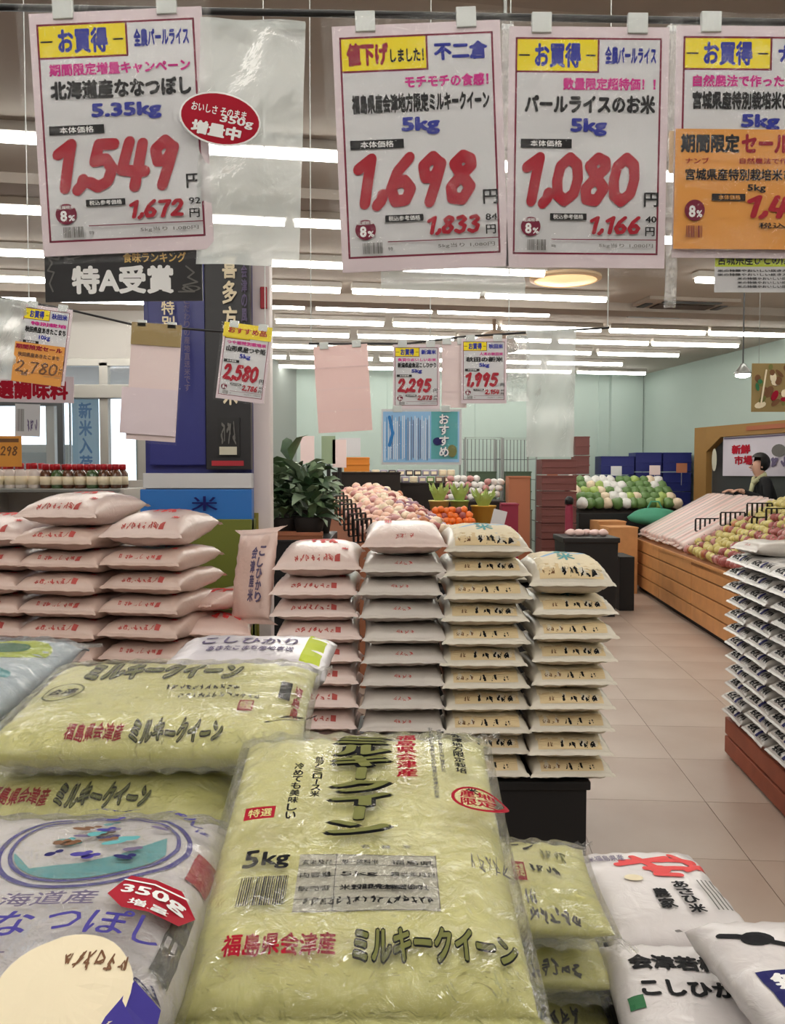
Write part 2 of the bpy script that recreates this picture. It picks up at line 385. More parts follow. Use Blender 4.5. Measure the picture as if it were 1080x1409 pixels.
# ------------------------------------------------------------------ ceiling: strip lights, round light, air conditioner
mat('tube', (255, 252, 244), .5, emis=TUBE_STRENGTH); mat('housing', (205, 200, 192), .5)
ORD = ['first', 'second', 'third', 'fourth', 'fifth', 'sixth', 'seventh', 'eighth', 'ninth', 'tenth', 'eleventh', 'twelfth', 'thirteenth', 'fourteenth', 'fifteenth', 'sixteenth', 'seventeenth', 'eighteenth', 'nineteenth', 'twentieth'] + ['twenty-' + q for q in 'first second third fourth fifth sixth seventh eighth ninth'.split()]
def lights():
    bm = bmesh.new(); add_box(bm, -.6, -.055, -.05, .6, .055, 0, .006); h = bm_mesh('housing', bm, MATS['housing'])
    bm = bmesh.new(); add_tube(bm, [(-.585, 0, -.062), (.585, 0, -.062)], .032, 8); tb = bm_mesh('tube', bm, MATS['tube'])
    rows = [-2.6, -1.2, -.1, .9, 2.0, 4.65, 5.9, 7.05, 8.0, 8.85, 9.7, 10.6, 11.6, 12.7, 13.8]
    for ri, r in enumerate(rows):
        half = 4.0 if r < 4 else .47 * r + 1.6
        k = 0; x = -half
        while x < half:
            X = x + .6; Y = r + X * math.tan(RA) * 1.0
            x += 1.27 if (k % 2) else 1.22
            if X > CR.x - .1 + (CR.y - Y) * .155 - .7: break
            if X < -3.1 and Y > 8.7 or X < -7 : continue
            if X < BL.x - .0 + (BL.y - Y) * -.34 and Y > 9.0: continue
            if Y > BL.y + (X - BL.x) * math.tan(RA) - .3: continue
            if abs(X - 3.0) < .95 and abs(Y - 9.0) < .6 or abs(X - 1.5) < .9 and abs(Y - 7.65) < .45: continue
            k += 1
            where = f'{ORD[len(rows) - 1 - ri]} row from the back wall'
            t = thing('strip_light', f'ceiling strip light, {ORD[k - 1]} along in the {where}', 'light', (X, Y, CZ), (0, 0, RA), 'ceiling strip lights')
            link('housing', h, t); link('tube', tb, t)
lights()
def ceiling_bits():
    p = UZ(778, 383, CZ - .01)
    t = thing('round_ceiling_light', 'cream round flush ceiling light behind the 1,080 yen sign', 'light', (p.x, p.y, CZ))
    bm = bmesh.new(); add_lathe(bm, [(.31, 0), (.31, -.02), (.27, -.035), (.27, -.01)], 32); link('ring', bm_mesh('ring', bm, mat('cream_ring', (235, 205, 160), .5)), t)
    bm = bmesh.new(); add_lathe(bm, [(.27, -.012), (.27, -.03), (.01, -.045)], 32); link('diffuser', bm_mesh('diffuser', bm, mat('warm_diffuser', (255, 215, 160), .5, emis=.9), True), t)
    p = UZ(680, 452, CZ - .1)
    t = thing('dome_speaker', 'brown dome speaker hanging under the ceiling above the 1,995 yen sign', 'speaker', (p.x, p.y, CZ))
    bm = bmesh.new(); add_lathe(bm, [(.02, 0), (.02, -.12), (.13, -.15), (.24, -.24), (.27, -.34), (.25, -.35)], 24); link('dome', bm_mesh('dome', bm, mat('brown_dome', (140, 120, 105), .6), True), t)
    p = UZ(905, 423, CZ - .01)
    t = thing('air_conditioner', 'square ceiling cassette air conditioner with dark grille above the aisle', 'air conditioner', (p.x + .15, p.y, CZ), (0, 0, RA))
    box_obj('panel', (-.48, -.48, -.035, .48, .48, 0), mat('ac_panel', (170, 158, 146), .6), t)
    box_obj('grille', (-.3, -.3, -.05, .3, .3, -.036), mat('ac_grille', (84, 74, 68), .7), t)
    for k in (-1, 1):
        box_obj('vane', (-.3, k * .4 - .04, -.045, .3, k * .4 + .04, -.036), MATS['dark_frame'], t, .003)
        box_obj('vane', (k * .4 - .04, -.3, -.045, k * .4 + .04, .3, -.036), MATS['dark_frame'], t, .003)
    p = U(1022, 515, 7.5)
    t = thing('pendant_lamp', 'small white bell pendant lamp on a long thin cord before the right wall', 'lamp', (p.x, p.y, p.z))
    bm = bmesh.new(); add_tube(bm, [(0, 0, .05), (0, 0, CZ - p.z)], .006, 6); link('cord', bm_mesh('cord', bm, MATS['dark_plastic']), t)
    bm = bmesh.new(); add_lathe(bm, [(.02, .09), (.035, .06), (.07, .02), (.075, 0), (.07, 0)], 20); link('lamp_shade', bm_mesh('lamp_shade', bm, MATS['steel'], True), t)
    bm = bmesh.new(); add_lathe(bm, [(.06, .0), (.06, -.018), (.02, -.03)], 16); link('bulb', bm_mesh('bulb', bm, MATS['tube'], True), t)
    # long cross beams and a duct on the ceiling
    for k, (yy, w, h, m) in enumerate(((1.45, .5, .16, 'beam'), (5.5, .22, .06, 'beam'), (8.6, .3, .08, 'beam'), (2.95, .3, .05, 'beam'))):
        mat('beam', (172, 162, 152), .9)
        o = box_obj(f'trim_{k + 3}', (-8, -w / 2, CZ - h, 7, w / 2, CZ), MATS['beam'], bev=0, loc=(0, yy, 0), rot=(0, 0, RA)); struct(o)
ceiling_bits()

# ------------------------------------------------------------------ rice bags
class Pillow:
    """a filled bag: flat-topped cushion with pulled-in sides; S gives its skin"""
    def __init__(s, w, l, t, p=3.5, pull=.05, seed=0, amp=.0018, wr=.0016, thin=0.0, pu=None):
        s.thin = thin; s.pu = pu or p
        s.w, s.l, s.t, s.p, s.pull = w, l, t, p, pull
        rd = random.Random(seed); s.wv = [(rd.uniform(12, 45), rd.uniform(12, 45), rd.uniform(0, 6.28), rd.uniform(.4, 1)) for _ in range(6)]
        s.ph = [rd.uniform(0, 6.28) for _ in range(4)]; s.amp = amp; s.wr = wr
    def S(s, u, v, side=1, off=0.0):
        u = np.clip(u, -1, 1); v = np.clip(v, -1, 1)
        x = s.w / 2 * u * (1 - s.pull * (1 - v * v)); y = s.l / 2 * v * (1 - s.pull * .6 * (1 - u * u))
        H = np.sqrt(np.maximum(1 - np.abs(u) ** s.pu, 0) * np.maximum(1 - np.abs(v) ** s.p, 0))
        z = side * s.t / 2 * H * ((1 - s.thin * (1 - v) / 2) if side < 0 else 1)
        n = sum(a * np.sin(fx * x + fy * y + ph) for fx, fy, ph, a in s.wv) / 3
        z = z + side * s.amp * n * np.minimum(H * 1.4, 1)
        e = np.exp(-((H - .55) / .3) ** 2)              # creases across the shoulders
        z = z + side * s.wr * e * (np.sin(x * 170 + s.ph[0] + 3 * np.sin(y * 13)) * (np.abs(v) > np.abs(u)) + np.sin(y * 150 + s.ph[1] + 3 * np.sin(x * 17)) * (np.abs(v) <= np.abs(u)))
        if np.any(off):
            # push out along the cushion's rough normal
            g = s.t / 2 * s.p / 2
            nx = g * np.sign(u) * np.abs(u) ** (s.pu - 1) / np.maximum(H, .25) / (s.w / 2); ny = g * np.sign(v) * np.abs(v) ** (s.p - 1) / np.maximum(H, .25) / (s.l / 2)
            L = np.sqrt(nx * nx + ny * ny + 1); x = x + nx / L * off; y = y + ny / L * off; z = z + side * off / L
        return np.stack([x, y, z], -1)
    def mesh(s, name, mats, nu=18, nv=22, fin=.014, droop=.006, off=0.0, ears=.004, flute=.002):
        sp = lambda n: np.array([math.copysign(1 - (1 - abs(q)) ** 1.7, q) for q in np.linspace(-1, 1, n + 1)])
        us, vs = sp(nu), sp(nv); Ug, Vg = np.meshgrid(us, vs)
        T = s.S(Ug, Vg, 1, off).reshape(-1, 3); B = s.S(Ug, Vg, -1, off).reshape(-1, 3)
        V = list(T); Fc = []; idx = lambda i, j: j * (nu + 1) + i; bi = {}
        for j in range(nv + 1):
            for i in range(nu + 1):
                if i in (0, nu) or j in (0, nv): bi[(i, j)] = idx(i, j)
                else: bi[(i, j)] = len(V); V.append(B[idx(i, j)])
        for j in range(nv):
            for i in range(nu):
                Fc.append((idx(i, j), idx(i + 1, j), idx(i + 1, j + 1), idx(i, j + 1)))
                Fc.append((bi[(i, j)], bi[(i, j + 1)], bi[(i + 1, j + 1)], bi[(i + 1, j)]))
        if fin:
            for j, sg in ((0, -1), (nv, 1)):
                prev = [idx(i, j) for i in range(nu + 1)]
                for st in (1, 2):
                    cur = []
                    for i in range(nu + 1):
                        b = V[idx(i, j)]; k = len(V); cur.append(k)
                        V.append((b[0] * (1 + ears / (s.w / 2) * st), b[1] + sg * fin * st / 2, b[2] - droop * (st / 2) ** 2 + flute * math.sin(i * 2.1 + s.ph[2] + j)))
                    for i in range(nu):
                        q = (prev[i], cur[i], cur[i + 1], prev[i + 1]); Fc.append(q if sg < 0 else q[::-1])
                    prev = cur
        return mesh(name, V, Fc, mats, smooth=True)
    def top(s, rot=0):
        """design metres (x, y) on the upper side -> skin; rot 90 turns the design a quarter"""
        def fn(v, off):
            X, Y = (v[:, 0], v[:, 1]) if not rot else (-v[:, 1], v[:, 0])
            if rot < 0: X, Y = v[:, 1], -v[:, 0]
            return [tuple(q) for q in s.S(X / (s.w / 2), Y / (s.l / 2), 1, off)]
        return fn
    def end(s, rot=0):
        """design (x metres, y = height 0..1 up the near end)"""
        def fn(v, off):
            h = np.clip(v[:, 1], .02, 1)
            vv = -(1 - h ** 2) ** (1 / s.p)
            return [tuple(q) for q in s.S(v[:, 0] / (s.w / 2), vv, 1, off)]
        return fn
    def flank(s, sg):
        def fn(v, off):
            h = np.clip(v[:, 1], .02, 1); uu = sg * (1 - h ** 2) ** (1 / s.pu)
            return [tuple(q) for q in s.S(uu, sg * v[:, 0] / (s.l / 2), 1, off)]
        return fn
def bagmat(name, col, **k): return mat(name, col, k.pop('rough', .42), coat=k.pop('coat', .5), bump=k.pop('bump', .5), bscale=k.pop('bscale', 28), **k)
bagmat('bag_pink', (228, 206, 198)); bagmat('bag_grey', (200, 192, 184)); bagmat('bag_cream', (216, 208, 192)); bagmat('bag_green', (224, 220, 140), bump=.6)
bagmat('bag_greenside', (184, 182, 150)); bagmat('bag_rose', (214, 188, 176)); bagmat('bag_white', (218, 212, 212)); bagmat('bag_lilac', (205, 200, 206)); bagmat('bag_blue', (190, 205, 215)); bagmat('bag_speck', (196, 192, 188), bump=.9)
bagmat('bag_peach', (232, 204, 194))

def stack_kinds():
    K = {}
    def reg(kind, seed, m, deco_fns, w=.268, l=.39, t=.0755, p=4.0, pu=9):
        P = Pillow(w, l, t, seed=seed, p=p, pu=pu, pull=.03 if p > 3 else .05, amp=.0035, wr=.0025)
        t_ = link('rice_bag', None); body = link('bag_body', P.mesh('bag_body', [MATS[m]], fin=.011, droop=.010, ears=.005, flute=.0013), t_)
        for nm, fn, dec in deco_fns(P): dec.build(nm, fn, t_, maxedge=.02)
        K.setdefault(kind, []).append(t_)
    def red_kind(P, seed, big):
        d = Deco(); d.scrawl((-.075, .25, .05, .6), 'ink_greyred', seed, 7, .09); d.rect((.055, .25, .072, .62), 'ink_greyred')
        e = Deco()
        if big:
            e.stroke([(-.09, .03), (-.03, .06), (.02, .02), (.08, .05)], .006, 'ink_coral'); e.scrawl((-.04, -.04, .06, .06), 'ink_coral', seed + 3, 3, .12)
            e.vtext('米', (.075, -.12, .1, -.09), 'ink_coral', .05)
        return [('lettering', P.end(), d), ('artwork', P.top(), e)]
    def orange_kind(P, seed):
        d = Deco(); d.rect((-.105, .16, .105, .8), 'ink_label', 6); d.scrawl((-.03, .25, .085, .68), 'ink_black', seed, 6, .13); d.scrawl((-.095, .32, -.04, .6), 'ink_brown', seed + 9, 4, .07)
        e = Deco(); e.rect((-.11, -.16, .11, .16), 'ink_cream', 10); e.stroke([(-.08, -.03), (-.02, .03), (.05, .0), (.09, .06)], .008, 'ink_lightblue'); e.vtext('お米', (-.03, -.1, .03, .1), 'ink_teal', .03)
        return [('lettering', P.end(), d), ('artwork', P.top(), e)]
    def plain_kind(P, seed):
        d = Deco(); d.scrawl((-.03, .3, .03, .55), 'ink_greyred', seed, 4, .07)
        e = Deco(); e.stroke([(-.03, .02), (.02, .07), (.08, .04)], .004, 'ink_green'); e.vtext('新米', (-.07, -.06, -.04, .06), 'ink_coral', .03)
        return [('lettering', P.end(), d), ('artwork', P.top(), e)]
    def speck_kind(P, seed):
        rd = random.Random(seed); out = []
        for nm, fn, W_ in (('lettering', P.end(), P.w), ('side_lettering', P.flank(-1), P.l)):
            d = Deco(); d.text('米の里', (-W_ * .36, .2, -W_ * .02, .8), 'ink_black', .06); d.rect((W_ * .04, .15, W_ * .14, .75), 'ink_navy', 2); d.scrawl((W_ * .18, .2, W_ * .42, .85), 'ink_black', seed, 5, .1); out.append((nm, fn, d))
        d = Deco(); d.scrawl((-.1, -.15, .1, .15), 'ink_black', seed + 4, 6, .05); out.append(('artwork', P.top(), d)); return out
    for q in range(2):
        reg('pink', 10 + q, 'bag_pink', lambda P: red_kind(P, 30 + q, True)); reg('red', 20 + q, 'bag_rose', lambda P: red_kind(P, 40 + q, True))
        if q == 0:      # the fuller, domed bags that lie on top of the stacks
            reg('pink_top', 110, 'bag_pink', lambda P: red_kind(P, 33, True), t=.11, p=2.3, pu=4.5); reg('plain_top', 111, 'bag_pink', lambda P: plain_kind(P, 84), t=.11, p=2.3, pu=4.5)
            reg('orange_top', 112, 'bag_cream', lambda P: orange_kind(P, 66), t=.11, p=2.3, pu=4.5)
            for n_ in ('pink_top', 'plain_top', 'orange_top'): K[n_].append(K[n_][0])
        reg('orange', 50 + q, 'bag_cream', lambda P: orange_kind(P, 60 + q)); reg('plain', 70 + q, 'bag_grey', lambda P: plain_kind(P, 80 + q))
        reg('speck', 90 + q, 'bag_speck', lambda P: speck_kind(P, 95 + q), .31, .42)
    return K
KINDS = stack_kinds(); USED = set()
def place_bag(kind, i, loc, rz, label, group, rx=0, ry=0, sc=1):
    src = KINDS[kind][i % 2]
    if src.name in USED: t = copy_tree(src)
    else: t = src; USED.add(src.name)
    t.location = loc; t.rotation_euler = (rx, ry, rz); t.scale = (sc, sc, sc); return tag(t, label, 'rice bag', group)
def nth(k, n): return 'topmost' if k == 0 else ('lowest' if k == n - 1 else f'{ORD[k]} from the top')
RD = random.Random(7)
def column(kind, px0, px1, d, zb, n, desc, group, pitch=.0735, depth=.39, rz=0, kindtop=None, jit=.006, puff=1.45):
    xc = (U(px0, 700, d).x + U(px1, 700, d).x) / 2; w = U(px1, 700, d).x - U(px0, 700, d).x
    for k in range(n):
        z = zb + pitch * (k + .5); kk = kindtop if k == n - 1 else kind
        o = place_bag(kk, k, (xc + RD.uniform(-jit, jit), d + depth / 2 + RD.uniform(-jit, jit) * 1.6, z), rz + RD.uniform(-.03, .03) + (math.pi if False else 0), f'{desc}, {nth(n - 1 - k, n)}', group, sc=w / .268 * .99)
        if k == n - 1: o.scale.z *= puff / 1.5; o.location.z += pitch * (puff - 1) * .5; o.rotation_euler.x = .05
def base_box(name, label, x0, y0, x1, y1, z, m='black_crate'):
    """slatted crate with rims, standing on the floor"""
    t = thing(name, label, 'crate', ((x0 + x1) / 2, (y0 + y1) / 2, 0)); w, l = (x1 - x0) / 2, (y1 - y0) / 2
    box_obj('top', (-w, -l, z - .03, w, l, z), MATS[m], t, .006)
    box_obj('base', (-w + .01, -l + .01, 0, w - .01, l - .01, .05), MATS[m], t, .004)
    for nm, b in (('front_panel', (-w + .012, -l + .01, .05, w - .012, -l + .03, z - .03)), ('back_panel', (-w + .012, l - .03, .05, w - .012, l - .01, z - .03)), ('side_panel', (-w + .01, -l + .03, .05, -w + .03, l - .03, z - .03)), ('side_panel', (w - .03, -l + .03, .05, w - .01, l - .03, z - .03))):
        box_obj(nm, b, MATS[m], t, .003)
    return t
# central pallet of bags
DZ = .489; d0 = 2.79
xa, xb = U(378, 700, d0).x, U(845, 700, d0).x
base_box('display_platform', 'black platform crate under the tall central stacks of rice bags', xa + .0, d0 + .02, xb - .06, d0 + .80, DZ)
column('pink', 376, 493, d0 + .04, DZ, 10, 'pinkish rice bag in the first of four central stacks', 'bags in the first central stack', kindtop='pink_top', puff=1.5)
column('plain', 497, 611, d0, DZ, 11, 'grey-white rice bag in the second central stack', 'bags in the second central stack', pitch=.0738, kindtop='plain_top')
column('orange', 612, 728, d0, DZ, 11, 'rice bag with tan label in the third central stack', 'bags in the third central stack', pitch=.0725, kindtop='orange_top')
column('orange', 734, 848, d0 - .02, DZ, 9, 'tan-labelled rice bag in the central stack by the aisle', 'bags in the fourth central stack', pitch=.0755, kindtop='orange_top', puff=1.75)
# rear row, only its top bags show
base_box('rear_platform', 'black box holding rice bags up behind the rightmost central stack', U(600, 700, 3.25).x, d0 + .82, U(830, 700, 3.25).x, d0 + 1.3, 1.02)
place_bag('orange', 1, (U(715, 700, 3.45).x, d0 + 1.06, 1.06), .05, 'pale rice bag peeping out behind the gap between the third and fourth central stacks', 'bags behind the central stacks')
place_bag('plain', 0, (U(640, 700, 3.45).x - .04, d0 + 1.06, 1.06), .0, 'pale rice bag mostly hidden behind the third central stack', 'bags behind the central stacks')
# a bag standing on edge between the two displays, and slumped pink bags
def odd_bags():
    base_box('low_platform', 'black crate under the slumped pink bags between the two rice displays', -.64, 2.86, -.42, 3.6, .72)
    P = Pillow(.19, .30, .06, p=3, seed=5, amp=.004, wr=.003)
    t = thing('rice_bag', 'pink rice bag standing on end, its peaked corner sticking up, beside the first central stack', 'rice bag', U(350, 792, 3.0), (math.radians(76), math.radians(-6), math.radians(-38)), 'pink bags between the displays')
    link('bag_body', P.mesh('bag_body', [MATS['bag_peach']], fin=.02, ears=.02), t)
    d = Deco(); d.vtext('会津産米', (.01, -.1, .035, .1), 'ink_lilac', .04); d.vtext('こしひかり', (.045, -.1, .07, .1), 'ink_lilac', .04); d.build('lettering', P.top(), t, maxedge=.03)
    for k, (px, py, dd, rz, ry, lab) in enumerate(((300, 846, 2.87, .1, .06, 'pink rice bag lying flat with red brush mark, bottom of the gap between displays'),
                                   (300, 812, 2.95, -.5, -.1, 'crumpled pink rice bag lying on the flat one in the gap between the displays'))):
        t = thing('rice_bag', lab, 'rice bag', U(px, py + 12, dd + .17), (0, ry, rz), 'pink bags between the displays')
        P = Pillow(.25, .36, .075, p=2.8, seed=60 + k, amp=.006, wr=.003); link('bag_body', P.mesh('bag_body', [MATS['bag_peach']], fin=.016), t)
        d = Deco(); d.stroke([(-.08, -.02), (0, .03), (.05, -.03), (.1, .02)], .009, 'ink_coral'); d.scrawl((-.02, -.09, .09, .0), 'ink_coral', 7 + k, 3, .13); d.build('artwork', P.top(), t, maxedge=.03)
odd_bags()
# left display: two full columns and the edge of a third
zl = .80
base_box('left_platform', 'black platform crate under the red-marked rice stacks', U(-70, 700, 2.75).x, 2.76, U(262, 700, 2.75).x - .02, 3.6, zl - .003)
column('red', 147, 262, 2.75, zl, 7, 'red-marked rice bag in the stack nearest the white post', 'bags in the right-hand red-marked stack', pitch=.0755, kindtop='pink_top', rz=-.16, puff=1.6)
column('red', 28, 145, 2.76, zl, 8, 'red-marked rice bag in the taller stack before the red-capped bottles', 'bags in the taller red-marked stack', pitch=.0745, kindtop='pink_top', rz=-.16, puff=1.5)
column('red', -92, 25, 2.78, zl, 7, 'red-marked rice bag in the left-edge stack', 'bags in the stack at the left edge', pitch=.075, kindtop='pink_top')

# right pallet: speckled bags on a brown crate
mat('brown_board', (150, 74, 48), .6, noise=.15, nscale=8)
def right_display():
    a = Vector((1.77, 4.59, 0)); ang = math.atan2(3.79 - 4.59, 1.70 - 1.77)    # along the aisle side, away -> near
    t = thing('brown_crate', 'reddish brown slatted wooden crate under the speckled rice bags', 'crate', a, (0, 0, ang))
    L = 1.36; Wd = .9
    for i in range(2):
        z0 = .015 + i * .1
        box_obj('board', (0, 0, z0, L, .02, z0 + .088), MATS['brown_board'], t, .006)
        box_obj('board', (0, .02, z0, .02, Wd, z0 + .088), MATS['brown_board'], t, .006)
        box_obj('board', (L - .02, .02, z0, L, Wd, z0 + .088), MATS['brown_board'], t, .006)
    for x in (.03, L / 2, L - .09): box_obj('post', (x, .022, 0, x + .06, .08, .2), MATS['brown_board'], t, .004)
    box_obj('deck', (.02, .02, .2, L - .02, Wd, .215), MATS['brown_board'], t, .004)
    M = Matrix.Translation(a) @ Matrix.Rotation(ang, 4, 'Z')
    names = ['farthest', 'second farthest', 'third', 'nearest']
    for c in range(4):
        n = 12
        for k in range(n):
            p = M @ Vector((.175 + c * .335 + RD.uniform(-.008, .008), .205 + RD.uniform(-.012, .008), .215 + .0725 * (k + .5)))
            place_bag('speck', k, p, ang + RD.uniform(-.03, .03), f'speckled rice bag on the brown crate, {names[c]} stack, {nth(n - 1 - k, n)}', 'black-and-white bags on the brown crate')
    p = M @ Vector((.2, .21, .215 + .0725 * 12.5 + .0)); 
    place_bag('plain', 1, p, ang + .15, 'plain white rice bag lying on top of the speckled stacks', 'plain bag', sc=1.0)
right_display()

# ------------------------------------------------------------------ foreground display
mat('table_board', (70, 66, 62), .7)
def table():
    t = thing('display_table', 'dark low display table under the near rice bags', 'table', (0, 0, 0))
    box_obj('tabletop', (-1.0, .36, .655, .5, 1.66, .688), MATS['table_board'], t)
    for x in (-.95, .42):
        for y in (.42, 1.56): box_obj('leg', (x - .03, y - .03, 0, x + .03, y + .03, .655), MATS['table_board'], t, .003)
    box_obj('riser', (-.96, .4, .688, -.165, 1.64, 1.046), MATS['black_crate'], t)
    box_obj('rear_riser', (-.38, 1.40, 1.046, -.17, 1.62, 1.136), MATS['black_crate'], t); box_obj('rear_riser', (-.82, 1.22, 1.046, -.58, 1.55, 1.10), MATS['black_crate'], t)
    # sloping rest for the big bag
    V = [(-.155, .62, .688), (.11, .62, .688), (.11, 1.06, .688), (-.155, 1.06, .688)]; n0 = U(490, 1346, .665).z - .034 - .014; f0 = U(500, 1007, 1.036).z - .068 - .004
    V += [(-.155, .62, n0), (.11, .62, n0), (.11, 1.06, f0), (-.155, 1.06, f0)]
    link('sloping_rest', mesh('sloping_rest', V, [(0, 3, 2, 1), (4, 5, 6, 7), (0, 1, 5, 4), (1, 2, 6, 5), (2, 3, 7, 6), (3, 0, 4, 7)], [MATS['black_crate']]), t)
table()
def FR(w, l):
    """fractions (from the left, from the near end) -> metres"""
    return lambda a, b, c, d: ((a - .5) * w, (b - .5) * l, (c - .5) * w, (d - .5) * l)
def outlined(d, fn, t, box, vertical=False, b1=.085, b2=.03):
    (d.vtext if vertical else d.text)(t, box, 'ink_black', b1, base=b2)
    (d.vtext if vertical else d.text)(t, box, 'ink_olive', b2, base=b2)
def green_design(P, w, l, full=True):
    f = FR(w, l); d = Deco()
    d.rect(f(.3, .19, .75, .375), 'ink_panel', 8)
    for k in range(6): d.rect(f(.3, .19 + .036 * k, .75, .192 + .036 * k), 'ink_grey', 4)
    d.rect(f(.42, .19, .423, .375), 'ink_grey', 4); d.rect(f(.747, .19, .75, .375), 'ink_grey', 4)
    for k, (a, c, s_) in enumerate(((.31, .41, '玄米及び'), (.44, .56, '単一原料米'), (.6, .74, '福島県'), (.31, .41, '内容量'), (.44, .56, '5kg'), (.6, .74, '精米年月日'), (.31, .41, '販売者'), (.44, .72, '米穀卸売株式会社'), (.5, .7, '福島県会津若松市'))):
        r = k // 3; d.text(s_, f(a, .335 - r * .045, c, .352 - r * .045), 'ink_black', .02)
    d.scrawl(f(.33, .2, .73, .225), 'ink_black', 5, 16, .08)
    for k, t_ in enumerate('名精米'): d.text(t_, f(.5 + k * .07, .385, .53 + k * .07, .4), 'ink_grey', .02)
    d.text('5', f(.12, .325, .17, .385), 'ink_black', .03); d.text('kg', f(.18, .315, .27, .375), 'ink_black', .03)
    d.bars(f(.13, .2, .28, .29), 'ink_black', 22); 
    d.text('福島県会津産', f(.12, .075, .44, .125), 'ink_red', .03)
    outlined(d, P, 'ミルキークイーン', f(.49, .06, .95, .132), False, .09, .035)
    outlined(d, P, 'ミルキークイーン', f(.38, .42, .60, .905), True, .115, .05)
    d.vtext('福島県会津産', f(.625, .66, .705, .905), 'ink_red', .03)
    d.vtext('会津地方限定栽培', f(.845, .68, .885, .92), 'ink_black', .03); d.vtext('米', f(.87, .58, .91, .62), 'ink_black', .03)
    d.vtext('清らかな水と豊かな大地に育まれた', f(.79, .66, .808, .93), 'ink_grey', .03); d.vtext('もちもちとした食感と甘みが特長の会津のお米', f(.755, .52, .773, .93), 'ink_grey', .03)
    d.vtext('低アミロース米', f(.315, .52, .35, .72), 'ink_black', .03); d.vtext('冷めても美味しい', f(.245, .42, .28, .68), 'ink_black', .03)
    d.rect(f(.12, .43, .21, .475), 'ink_red', 3); d.text('特選', f(.13, .437, .2, .467), 'bag_green', .01)
    d.disc(*((f(.2, .945, 1, 1))[:2]), .028, .012, 'ink_black', 20, 1, inner=.85); d.text('会津', f(.155, .93, .245, .96), 'ink_black', .02)
    cx, cy = f(.885, .515, 1, 1)[:2]; d.disc(cx, cy, .022, .02, 'ink_red', 24, 1, inner=.86); d.text('産地', (cx - .014, cy, cx + .014, cy + .013), 'ink_red', .03); d.text('限定', (cx - .014, cy - .014, cx + .014, cy - .001), 'ink_red', .03)
    d.text('とうもろこし', f(.85, .27, .92, .285), 'ink_grey', .01) if False else d.scrawl(f(.84, .24, .93, .3), 'ink_grey', 8, 5, .05)
    return d
def wrap(P, t, extra=.012, off=.004, fin=.028):
    Q = Pillow(P.w + extra, P.l + extra, P.t + .004, P.p, P.pull, seed=99, amp=.003, wr=.003, thin=P.thin)
    link('clear_wrap', Q.mesh('clear_wrap', [MATS['clear_film']], 50, 60, fin=fin, droop=.004, off=off, ears=.008, flute=.004), t)
